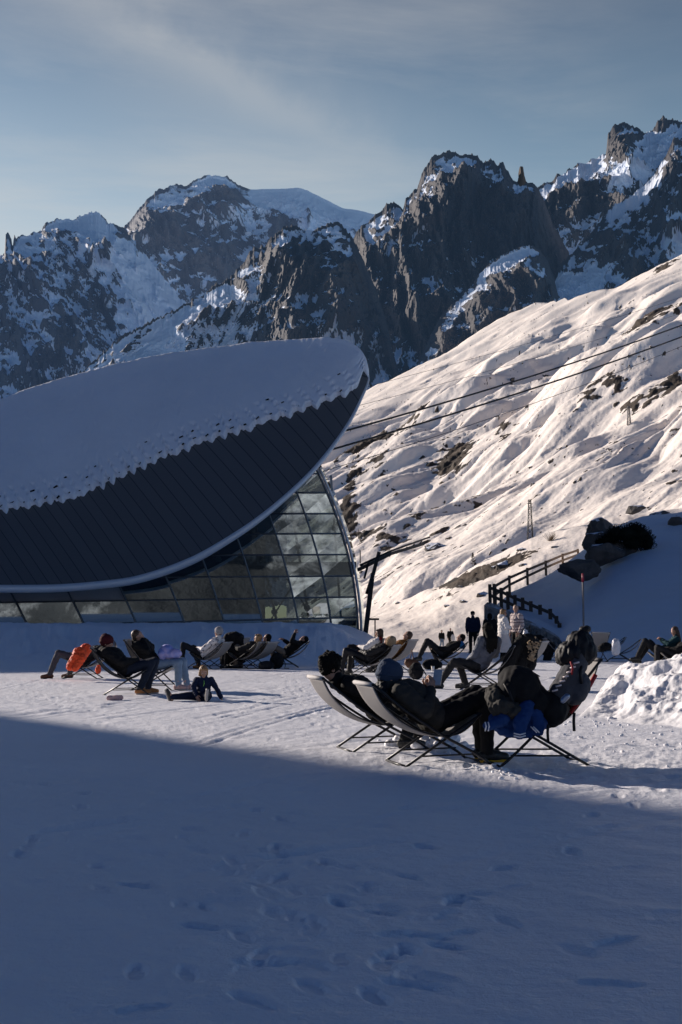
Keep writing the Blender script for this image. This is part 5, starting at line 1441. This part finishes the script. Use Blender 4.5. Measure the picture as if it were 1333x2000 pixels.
# --- left group
J = sit('A', look=(.55, .1, .8), hup=(-.8, 0, .5)); J['head'] = J['head'] + P3((-.10, 0, -.06))
J['knL'] = P3((.90, .18, .56)); J['anL'] = P3((1.08, .22, .10)); J['knR'] = P3((.70, -.12, .50)); J['anR'] = P3((.72, -.14, .10))
in_chair('c4', 'person in grey trousers and brown boots stretched out facing left behind the orange jacket', J, top=M_CHAR, legs=M_GREYT, shoe=M_BROWN, hat=('cap', M_GREYJ), hair=('short', M_HBROWN))
J = sit('M', look=(1, -.15, -.15)); J['head'] = J['head'] + P3((.10, 0, -.02)); J['neck'] = J['neck'] + P3((.05, 0, 0))
J['knL'] = P3((.86, .09, .56)); J['anL'] = P3((.74, .09, .10)); J['knR'] = P3((.80, -.12, .54)); J['anR'] = P3((.62, -.13, .10))
in_chair('c5', 'man in a dark red beanie and black parka sitting with folded hands and tan boots', J, top=M_BLACKC, legs=M_DKJEANS, shoe=M_TAN, sole=M_SOLEG, hat=('beanie', M_BURG), hair=('short', M_HBLACK), bulk=1.14, hood=M_CHAR, q='near')
J = sit('B', look=(.8, .2, .1)); set_arm(J, 'L', (.25, .24, .78), (.15, .07, .93)); set_arm(J, 'R', (.30, -.22, .72), (.17, -.05, .92)); J['head'] = J['head'] + P3((.05, 0, -.03))
J['knL'] = P3((.90, .08, .52)); J['anL'] = P3((.98, .08, .10)); J['knR'] = P3((.86, -.10, .50)); J['anR'] = P3((.86, -.10, .10))
in_chair('c6', 'person in black with pale jeans and pink shoes holding both hands up to the face', J, top=M_BLACKC, legs=M_JEANS, shoe=M_PINK, sole=M_SOLEG, hair=('short', M_HBROWN), bulk=1.08)

# child on the snow: facing the camera and left, legs spread
J = dict(pelvis=P3((0, 0, .10)), chest=P3((-.02, 0, .33)), sh=P3((-.02, 0, .45)), neck=P3((-.01, 0, .48)), head=P3((.04, 0, .60)), look=(1, .35, -.45), hup=(0, 0, 1), b=P3((0, 0, 1)))
J.update(shL=P3((-.02, .15, .43)), shR=P3((-.02, -.15, .43)), elL=P3((-.05, .26, .26)), elR=P3((.12, -.20, .28)), wrL=P3((-.06, .36, .06)), wrR=P3((.22, -.12, .12)))
J.update(hipL=P3((0, .08, .10)), hipR=P3((0, -.08, .10)), knL=P3((.30, .12, .14)), anL=P3((.44, .14, .10)), knR=P3((.12, -.34, .10)), anR=P3((.16, -.64, .08)), toeL=P3((.2, .1, 1)), toeR=P3((.2, -.3, 1)), shoeupL=P3((-1, 0, .2)), shoeupR=P3((.0, 1, .2)))
g0 = gnd(398, 1368)
M_KID = cloth('dark_blue_snowsuit', (.012, .020, .050))
child = person('fair haired child in dark blue sitting on the snow with legs spread', (g0.x, g0.y, 0), R(-92), J, top=M_KID, legs=M_NAVY, shoe=M_SHOE, sole=M_SOLEG, hair=('bob', M_HBLOND), q='near', bulk=.80, scale=.76)
m = MB(); m.tube([V3((.115, .01, .30)), V3((.120, .03, .36)), V3((.100, .02, .42))], .006, 5); m.build('zip_trim', simple('lime_trim', (.25, .7, .12), .6, bump=0), child)

# --- middle group
J = sit('A', look=(.9, -.1, .1)); J['head'] = P3((-.02, 0, .98)); J['neck'] = P3((-.02, 0, .83)); J['sh'] = P3((-.01, 0, .77)); J['chest'] = P3((.12, 0, .60)); J['b'] = (J['sh'] - J['pelvis']).normalized()
for k, s_ in (('L', 1), ('R', -1)): J['sh' + k] = J['sh'] + P3((0, s_ * .175, -.02))
J['knL'] = P3((.98, .10, .64)); J['anL'] = P3((1.02, .10, .12)); J['knR'] = P3((.80, -.12, .56)); J['anR'] = P3((.62, -.12, .10))
in_chair('c7', 'person in a white patterned jacket and speckled beanie sitting up in a deck chair', J, top=M_PATT, legs=M_CHAR, shoe=M_TAN, hat=('beanie', cloth('speckled_wool', (.34, .33, .33), var=.9)), hair=('short', M_HBROWN), bulk=1.15)
J = sit('A', look=(.8, .1, .2)); in_chair('c9', 'fair haired person lying in the left one of two chairs seen from behind', J, top=M_CHAR, legs=M_BLACKC, shoe=M_SHOE, hair=('bob', M_HBLOND))
J = sit('A', look=(.8, .1, .2)); in_chair('c10', 'dark haired person in khaki lying in the right one of two chairs seen from behind', J, top=M_BEIGE, legs=M_BEIGE, shoe=M_SHOE, hair=('short', M_HBLACK))
J = sit('A', look=(.7, .0, .6), hup=(-.7, 0, .7)); J['head'] = J['head'] + P3((-.04, 0, -.05)); set_arm(J, 'L', (.18, .25, .72), (.10, .18, .93)); set_arm(J, 'R', (.22, -.2, .62), (.40, -.1, .74))
J['knL'] = P3((.82, .12, .66)); J['anL'] = P3((.62, .12, .12)); J['knR'] = P3((.80, -.1, .64)); J['anR'] = P3((.62, -.1, .10))
in_chair('c11', 'dark haired person in black lying back with one hand raised and khaki trousers', J, top=M_BLACKC, legs=M_BEIGE, shoe=M_SHOE, hair=('short', M_HBLACK))

# --- centre group
J = sit('A', look=(.75, 0, .5), hup=(-.6, 0, .75)); J['knL'] = P3((.92, .12, .58)); J['anL'] = P3((1.04, .12, .12)); J['knR'] = P3((.88, -.10, .56)); J['anR'] = P3((.93, -.10, .12))
in_chair('c12', 'person in a shiny black puffer and tall black boots lying back with a fur hood', J, top=M_BLACKP, legs=M_BLACKP, shoe=M_SHOE, hat=('fur', M_FUR), hair=('short', M_HBROWN), bulk=1.18, boots=True, puff=.006)
J = sit('M', look=(.9, .1, .0)); J['head'] = J['head'] + P3((.08, 0, .04)); J['neck'] = J['neck'] + P3((.05, 0, .03))
in_chair('c12b', 'brown haired person in a white jacket and dark red scarf sitting behind the black puffer', J, top=M_WHITE, legs=M_BLACKC, shoe=M_SHOE, hair=('bob', M_HBROWN), bulk=1.15, hood=M_RED, collar=True)
J = sit('M', look=(.8, .2, .3)); in_chair('c13', 'person hidden behind the tall chair back, only brown hair and mustard sleeve showing', J, top=cloth('mustard_cloth', (.22, .10, .03)), legs=M_BLACKC, hair=('short', M_HBROWN))
J = sit('A', look=(.85, -.1, .3)); J['knL'] = P3((.80, .10, .74)); J['anL'] = P3((1.02, .12, .30)); J['knR'] = P3((.74, -.12, .70)); J['anR'] = P3((.50, -.22, .10))
in_chair('c15', 'person in black with a bright blue hood lying back, knees drawn up', J, top=M_BLACKC, legs=M_CHAR, shoe=M_SHOE, hair=('short', M_HBLACK), hood=M_BLUE, collar=True)
J = sit('M', look=(.62, -.78, -.08), dx=.10); J['sh'] = P3((.27, 0, .92)); J['neck'] = P3((.28, 0, .97)); J['head'] = P3((.31, -.03, 1.11)); J['chest'] = P3((.33, 0, .70)); J['b'] = (J['sh'] - J['pelvis']).normalized()
J['shL'] = J['sh'] + P3((.14, .10, -.02)); J['shR'] = J['sh'] + P3((-.14, -.10, -.02))
set_arm(J, 'L', (.52, .16, .64), (.66, .00, .55)); set_arm(J, 'R', (.18, -.26, .64), (.42, -.28, .58))
J['knL'] = P3((.92, .16, .50)); J['anL'] = P3((1.20, .16, .10)); J['knR'] = P3((.86, -.10, .50)); J['anR'] = P3((.74, -.10, .10))
in_chair('c16', 'woman with very long black hair in a grey jacket sitting upright with her back turned', J, top=M_GREYJ, legs=M_CHAR, shoe=M_SHOE, hair=('long', M_HBLACK), bulk=1.1, q='near')

# --- standing people
def on_ground(px, Y): 
    X = (px - CX) / FPX * ct * Y; return Vector((X, Y, float(snow_height(np.array([X]), np.array([Y]))[0])))
J = stand(1.66); set_arm(J, 'L', (.06, .24, 1.12), (.20, .05, 1.10)); set_arm(J, 'R', (.05, -.25, 1.10), (.22, -.04, 1.08)); J['look'] = (.9, -.4, -.1)
person('woman with short fair hair in a white padded jacket and long cream pleated skirt', on_ground(983, 41), R(12), J, top=M_WHITE, legs=M_BLACKC, shoe=M_SHOE, hair=('bob', M_HBLOND), bulk=1.22, skirt=M_CREAM, hood=M_WHITE, glasses=True, puff=.006)
J = stand(1.80); J['look'] = (.7, .6, 0); set_arm(J, 'L', (-.02, .28, 1.16), (.10, .26, .92))
person('man in a pale striped sweater standing beside the woman in the cream skirt', on_ground(1009, 41.6), R(-150), J, top=M_STRIPE, legs=M_BLACKC, shoe=M_SHOE, hair=('short', M_HGREY), bulk=1.12)
J = stand(1.76); person('person in a navy jacket and cap standing in silhouette seen from behind', on_ground(924, 54), R(95), J, top=M_NAVY, legs=M_BLACKC, hat=('cap', M_BLACKC), bulk=1.28, q='mid')
J = stand(1.64); person('person all in black standing in silhouette left of the white skirt', on_ground(957, 53), R(80), J, top=M_BLACKC, legs=M_BLACKC, hair=('bob', M_HBLACK), bulk=1.2, q='mid')
J = stand(1.68); J['knL'] = P3((.12, .09, .50)); J['anL'] = P3((.10, .1, .09)); J['knR'] = P3((.02, -.09, .50)); J['anR'] = P3((-.22, -.1, .12))
person('far walker in dark jacket and pale jeans, left one of the distant pair', on_ground(863, 119), R(-75), J, top=M_BLACKC, legs=M_JEANS, hair=('short', M_HBLACK), q='far', bulk=1.1)
J = stand(1.80); J['knL'] = P3((.10, .09, .50)); J['anL'] = P3((.10, .1, .09)); J['anR'] = P3((-.15, -.1, .12)); set_arm(J, 'L', (.04, .27, 1.12), (.22, .12, 1.0))
wk2 = person('far walker in black carrying a pale bundle, right one of the distant pair', on_ground(880, 119), R(-85), J, top=M_BLACKC, legs=M_BLACKC, hair=('short', M_HBROWN), q='far', bulk=1.15)
pk = MB(); c = wk2.location + Vector((.20, -.25, .90)); pk.ell(c, (.20, .12, .34)); tag(skinny('folded_blanket', pk, M_WHITE, None, .02, 3, (.02, 6, 1)), 'pale bundle carried in the arms of the right far walker', 'blanket')

# --- behind the snow heap
J = sit('A', look=(.9, .3, -.35)); J['head'] = P3((-.02, 0, 1.0)); J['neck'] = P3((-.05, 0, .86)); J['sh'] = P3((-.05, 0, .80)); J['chest'] = P3((.08, 0, .62)); J['b'] = (J['sh'] - J['pelvis']).normalized()
for k, s_ in (('L', 1), ('R', -1)): J['sh' + k] = J['sh'] + P3((0, s_ * .175, -.02))
set_arm(J, 'L', (.16, .24, .66), (.34, .05, .78)); set_arm(J, 'R', (.16, -.24, .64), (.34, -.05, .77)); J['knL'] = P3((.78, .10, .74)); J['knR'] = P3((.62, -.12, .70)); J['anL'] = P3((1.0, .1, .3)); J['anR'] = P3((.95, -.1, .2))
in_chair('c22', 'dark haired woman behind the snow heap bending over her phone', J, top=cloth('teal_cloth', (.010, .045, .055)), legs=M_CHAR, hair=('long', M_HBROWN))
J = sit('A', look=(.6, 0, .7), hup=(-.7, 0, .6)); J['head'] = P3((-.05, 0, .96)); J['neck'] = P3((-.06, 0, .82)); J['sh'] = P3((-.06, 0, .76)); J['b'] = (J['sh'] - J['pelvis']).normalized()
in_chair('c23', 'fair haired person lying behind the snow heap at the right edge', J, top=M_BLACKC, legs=M_CHAR, hair=('bob', M_HBLOND))
# ---------------------------------------------------------------- jackets, bags and small things
def lump(name, label, cat, mat, prims, vox=.010, sm=4, wr=(.018, 9, 1), group=None, L0=None):
    """soft thing grown from blobs; prims in world coordinates"""
    pts = [p[1] for p in prims]; L0 = Vector(L0) if L0 is not None else Vector(pts[0])
    root = empty(name, L0, 0, label, cat, group); m = MB()
    for p in prims:
        if p[0] == 'e': m.ell(Vector(p[1]) - L0, p[2], p[3] if len(p) > 3 else None, 16, 10)
        else: m.cap(Vector(p[1]) - L0, Vector(p[2]) - L0, p[3], p[4])
    skinny('shell', m, mat, root, vox, sm, wr); return root
def at3(px, py, Y): return Vector(at(px, py, Y))
def tubes(name, mat, root, paths, r, seg=6):
    L0 = root.location
    for P in paths:
        m = MB(); m.tube([Vector(p) - L0 for p in P], r, seg); m.build(name, mat, root)
# front right chair load
Y3 = 11.25
RY = lambda a: Matrix.Rotation(R(a), 3, 'Y')
b1 = lump('backpack', 'grey hiking backpack with laced front leaning on the front right chair back', 'backpack', M_GREYT,
    [('e', at3(1112, 1322, Y3), (.10, .15, .20), RY(25)), ('e', at3(1124, 1298, Y3), (.10, .14, .16), RY(25)), ('e', at3(1100, 1348, Y3), (.11, .15, .14), RY(25)), ('e', at3(1128, 1345, Y3), (.10, .15, .15), RY(25))], wr=(.012, 10, 2))
zz_ = []
for i in range(7):
    a = (1082 + i * 7.0, 1350 - i * 9.0); zz_.append((at3(a[0] - 6 + 3, a[1], Y3 - .16 + .004 * i), at3(a[0] + 8, a[1] - 3, Y3 - .175 + .004 * i)))
M_LACE = simple('pale_lace', (.72, .62, .60), .5, bump=0); M_REDS = simple('red_webbing', (.32, .015, .02), .7, bump=0)
tubes('lace', M_LACE, b1, zz_, .008)
tubes('cord', M_REDS, b1, [[at3(1115, 1292, Y3 - .17), at3(1119, 1305, Y3 - .18), at3(1117, 1318, Y3 - .17)]], .008)
tubes('strap', M_BLACKP, b1, [[at3(1136, 1300, Y3 - .12), at3(1134, 1318, Y3 - .16), at3(1136, 1335, Y3 - .14)], [at3(1122, 1392, Y3 - .2), at3(1121, 1408, Y3 - .21), at3(1122, 1428, Y3 - .21)]], .013)
b2 = lump('drawstring_bag', 'black drawstring sack with gathered neck on top of the grey backpack', 'bag', M_BLACKP,
    [('e', at3(1122, 1276, Y3 + .02), (.150, .15, .115)), ('e', at3(1133, 1260, Y3 + .02), (.115, .12, .13)), ('e', at3(1142, 1272, Y3 + .02), (.10, .13, .12)), ('c', at3(1138, 1250, Y3 + .02), at3(1142, 1234, Y3 + .02), .075, .035), ('e', at3(1143, 1229, Y3 + .02), (.045, .045, .025)), ('e', at3(1108, 1282, Y3 + .02), (.10, .13, .09))], vox=.007, sm=2, wr=(.017, 15, 4, (1, 1, .35)))
tubes('drawcord', M_CHAR, b2, [[at3(1136, 1238, Y3 - .05), at3(1142, 1240, Y3 - .06), at3(1150, 1237, Y3 - .03)]], .007)
b3 = lump('rucksack', 'big rounded black rucksack in the middle of the front right chair', 'backpack', M_BLACKC,
    [('e', at3(1018, 1345, Y3 - .05), (.17, .20, .19)), ('e', at3(1008, 1330, Y3 - .05), (.15, .19, .13)), ('e', at3(1040, 1372, Y3 - .02), (.17, .2, .16)), ('e', at3(990, 1352, Y3 - .1), (.10, .16, .12)), ('e', at3(1075, 1385, Y3), (.16, .2, .15))], wr=(.016, 7, 5))
tubes('strap', M_BLACKP, b3, [[at3(985, 1335, Y3 - .26), at3(995, 1352, Y3 - .29), at3(1003, 1375, Y3 - .28)], [at3(1071, 1415, Y3 - .25), at3(1070, 1430, Y3 - .26), at3(1071, 1449, Y3 - .26)]], .012)
b4 = lump('crumpled_jacket', 'crumpled dark olive jacket lying at the front edge of the front right chair', 'jacket', M_OLIVE,
    [('e', at3(982, 1378, Y3 - .15), (.11, .17, .09)), ('e', at3(1000, 1388, Y3 - .15), (.10, .16, .07)), ('e', at3(968, 1362, Y3 - .1), (.075, .15, .10)), ('c', at3(968, 1380, Y3 - .2), at3(985, 1400, Y3 - .22), .05, .05)], wr=(.028, 13, 7))
M_VARS = cloth('royal_blue_wool', (.012, .042, .15))
b5 = lump('varsity_jacket', 'royal blue jacket with white striped cuffs hanging from the front right chair', 'jacket', M_VARS,
    [('c', at3(975, 1408, Y3 - .14), at3(1052, 1412, Y3 - .10), .085, .075), ('c', at3(985, 1425, Y3 - .16), at3(1030, 1428, Y3 - .14), .06, .06), ('c', at3(1030, 1378, Y3 - .20), at3(1018, 1408, Y3 - .28), .060, .062), ('c', at3(1018, 1408, Y3 - .28), at3(1014, 1432, Y3 - .31), .062, .048), ('c', at3(985, 1404, Y3 - .24), at3(954, 1418, Y3 - .28), .056, .038), ('c', at3(1045, 1392, Y3 - .16), at3(1050, 1420, Y3 - .16), .06, .07)], wr=(.013, 14, 9))
M_CUFF = cloth('white_rib', (.70, .70, .72))
tubes('cuff_stripe', M_CUFF, b5, [[at3(1004, 1432 + k, Y3 - .36), at3(1016, 1435 + k, Y3 - .365), at3(1027, 1432 + k, Y3 - .35)] for k in (0, 5)] + [[at3(948 + k, 1410, Y3 - .32), at3(950 + k, 1419, Y3 - .325), at3(948 + k, 1428, Y3 - .31)] for k in (0, 6)] + [[at3(1037 + k, 1419, Y3 - .27), at3(1049 + k, 1431, Y3 - .27)] for k in (0, 5)], .006)
b6 = lump('red_lined_jacket', 'black jacket with a red lining spread under the bags on the front right chair', 'jacket', M_BLACKC,
    [('c', chair_pt('c3', .10, 0, .62), chair_pt('c3', .42, 0, .42), .10, .12), ('e', chair_pt('c3', .3, .05, .5), (.2, .22, .10))], wr=(.02, 9, 11))
tubes('red_lining', M_REDS, b6, [[chair_pt('c3', -.08, .275, .80), chair_pt('c3', .02, .285, .64), chair_pt('c3', .16, .285, .47)]], .020)
rt = lump('drink_can', 'small metallic can lying on the front right chair among the bags', 'can', simple('can_metal', (.30, .34, .42), .3, .7, bump=0), [('c', at3(1100, 1368, Y3 - .27), at3(1108, 1360, Y3 - .27), .026, .026)], vox=.006, sm=1, wr=None)

# orange jacket over the far left chair
lump('orange_jacket', 'bright orange jacket draped over the side of the far left deck chair', 'jacket', M_ORANGE,
    [('c', at3(168, 1268, 27.6), at3(146, 1300, 27.4), .12, .10), ('c', at3(150, 1283, 27.3), at3(137, 1302, 27.3), .10, .08), ('c', at3(160, 1285, 27.3), at3(147, 1305, 27.2), .09, .07), ('e', at3(156, 1276, 27.4), (.15, .12, .13))], vox=.008, sm=2, wr=(.020, 15, 3, (1, 1, .6)))
lump('orange_bag', 'orange soft bag on the snow under the far left deck chair', 'bag', M_ORANGE, [('e', gnd(192, 1316) + Vector((0, 0, .09)), (.07, .07, .10)), ('e', gnd(193, 1315) + Vector((0, 0, .18)), (.05, .05, .06))], wr=(.012, 14, 3))
# tie-dye bag on the lap of the person in jeans
lump('tie_dye_bag', 'blue and violet tie dye bag on the lap of the person in pale jeans', 'bag', M_TIEDYE, [('e', chair_pt('c6', .72, -.02, .68), (.18, .15, .10)), ('e', chair_pt('c6', .62, -.02, .75), (.12, .14, .10)), ('e', chair_pt('c6', .56, -.04, .68), (.10, .14, .12))], wr=(.012, 9, 4))
# pink glove by the man in tan boots
pg = gnd(225, 1367)
lump('pink_pouch', 'small dusty pink pouch on the snow beneath the man in tan boots', 'pouch', M_PINK, [('c', pg + Vector((-.10, 0, .03)), pg + Vector((.09, 0, .035)), .038, .042), ('e', pg + Vector((.02, 0, .045)), (.10, .05, .03))], wr=(.008, 18, 3))
# black jacket hung on chair back in the middle group
q8 = 35.2
lump('hanging_jacket', 'long black jacket hung over a deck chair back in the middle of the plaza', 'jacket', M_BLACKC,
    [('c', at3(447, 1248, q8), at3(442, 1292, q8), .15, .16), ('c', at3(460, 1246, q8), at3(461, 1294, q8), .17, .19), ('c', at3(468, 1246, q8 - .1), at3(474, 1288, q8 - .1), .10, .09), ('e', at3(458, 1243, q8), (.26, .14, .12)), ('c', at3(436, 1262, q8), at3(437, 1290, q8), .07, .09)], vox=.012, wr=(.022, 9, 6, (1, 1, .5)))
# fur-trimmed coat on the long haired woman's chair
q16 = float(CH['c16'].location.y)
b = lump('fur_trimmed_coat', 'big black coat with pale fur trimmed hood draped behind the long haired woman', 'coat', M_BLACKC,
    [('c', at3(1020, 1250, q16), at3(1000, 1285, q16 - .12), .11, .12), ('c', at3(1000, 1285, q16 - .12), at3(984, 1318, q16 - .1), .12, .10), ('c', at3(1036, 1250, q16 + .05), at3(1020, 1290, q16 - .05), .11, .13), ('c', at3(1020, 1290, q16 - .05), at3(1004, 1325, q16 - .1), .13, .13),
     ('e', at3(1030, 1248, q16), (.19, .13, .10)), ('c', at3(1044, 1256, q16), at3(1036, 1300, q16 - .02), .09, .10), ('c', at3(1012, 1262, q16 - .2), at3(996, 1305, q16 - .22), .06, .06)], vox=.010, wr=(.022, 10, 8, (1, 1, .5)))
fm = MB(); L0 = b.location
rr = random.Random(4)
for i in range(90):
    f = rr.random(); px = 1034 + 14 * f + rr.gauss(0, 2.5); py = 1252 + 26 * math.sin(PI * f) + rr.gauss(0, 3.5) + (8 if .2 < f < .6 else 0)
    p = at3(px, py, q16 - .22 + rr.gauss(0, .03)) - L0; d = Vector((rr.gauss(0, 1), -abs(rr.gauss(0, 1)) - .3, rr.gauss(-.4, .8))).normalized()
    fm.cap(p, p + d * rr.uniform(.03, .06), .018, .006, 6)
skinny('fur_trim', fm, M_FUR, b, .009, 0)
tag(b, None)
# backpacks on the snow
def groundpack(px, py, mat, label, s=1.0, lie=False):
    p = gnd(px, py); c = p + Vector((0, 0, .20 * s))
    pr = [('e', c, (.19 * s, .15 * s, .21 * s)), ('e', c + Vector((.03, -.10 * s, -.04)), (.13 * s, .09 * s, .12 * s)), ('e', c + Vector((0, 0, .12 * s)), (.13 * s, .12 * s, .11 * s))]
    if lie: pr = [('e', p + Vector((0, 0, .13 * s)), (.26 * s, .18 * s, .14 * s)), ('e', p + Vector((-.12 * s, -.05, .12 * s)), (.15 * s, .14 * s, .13 * s))]
    o = lump('backpack', label, 'backpack', mat, pr, wr=(.014, 9, px))
    tubes('strap', M_BLACKP, o, [[p + Vector((.16 * s, -.12, .28 * s)), p + Vector((.25 * s, -.17, .12 * s)), p + Vector((.22 * s, -.2, .012)), p + Vector((.34 * s, -.22, .014))]], .012)
    return o
groundpack(541, 1306, M_BLACKC, 'black backpack standing on the snow right of the two chairs seen from behind')
groundpack(521, 1307, M_CHAR, 'charcoal bag lying beside the standing black backpack', .8, True)
groundpack(813, 1327, M_BLACKC, 'black backpack on the snow behind the blue beanie', .85)
groundpack(845, 1307, M_BLACKC, 'black bag lying on the snow by the paper cup', 1.0, True)
bb = lump('brown_handbag', 'brown leather handbag hanging below the tall chair back', 'handbag', M_BROWN, [('e', at3(806, 1297, 31), (.17, .10, .12)), ('e', at3(812, 1300, 31), (.14, .10, .10)), ('e', at3(798, 1294, 31), (.10, .09, .10))], wr=(.008, 10, 2))
tubes('handle', M_BROWN, bb, [[at3(801, 1288, 30.9), at3(805, 1268, 31), at3(808, 1288, 31.1)]], .010)
# paper cup
pc_ = gnd(846, 1311); rt = empty('paper_cup', pc_, 0, 'small pale paper cup standing on the snow in front of the black bag', 'cup')
m = MB(); m.tube([V3((0, 0, 0)), V3((0, 0, .13))], [.034, .045], 14); m.build('cup', M_WHITE, rt)
m = MB(); m.tube([V3((0, 0, .13)), V3((0, 0, .142))], [.048, .046], 14); m.build('lid', M_BLACKP, rt)
# plastic bag in the man's hand, white bag on an empty chair
M_PLAST = simple('white_plastic', (.62, .62, .66), .35, 0, .5, .1, 10, .6, 30, .02)
lump('plastic_bag', 'translucent white carrier bag hanging from the hand of the man in the striped sweater', 'bag', M_PLAST, [('c', at3(1026, 1232, 41.2), at3(1028, 1243, 41.2), .05, .13), ('e', at3(1030, 1247, 41.2), (.20, .13, .17))], vox=.014, wr=(.03, 10, 2, (1, 1, .5)))
lump('white_carrier_bag', 'white carrier bag hanging on an empty deck chair in shade', 'bag', M_PLAST, [('c', at3(1203, 1255, 39.5), at3(1203, 1272, 39.5), .12, .13), ('e', at3(1204, 1264, 39.5), (.14, .09, .16))], vox=.014, wr=(.02, 9, 3))
lump('dark_jacket', 'dark jacket bundled on the empty chair left of the white carrier bag', 'jacket', M_BLACKC, [('e', at3(1184, 1262, 40.2), (.20, .14, .11)), ('e', at3(1176, 1266, 40.2), (.12, .12, .12))], vox=.014)
lump('dark_coat', 'dark coat heaped on the empty chair beside the rock wall', 'coat', M_BLACKC, [('e', at3(1066, 1266, 42), (.30, .2, .22)), ('e', at3(1052, 1252, 42.2), (.26, .2, .2)), ('c', at3(1078, 1262, 42), at3(1068, 1290, 42), .13, .12)], vox=.016, wr=(.03, 7, 2))
# red-brown boots left on the snow under the orange jacket
run_remesh()
def drop_unplaced():
    pass
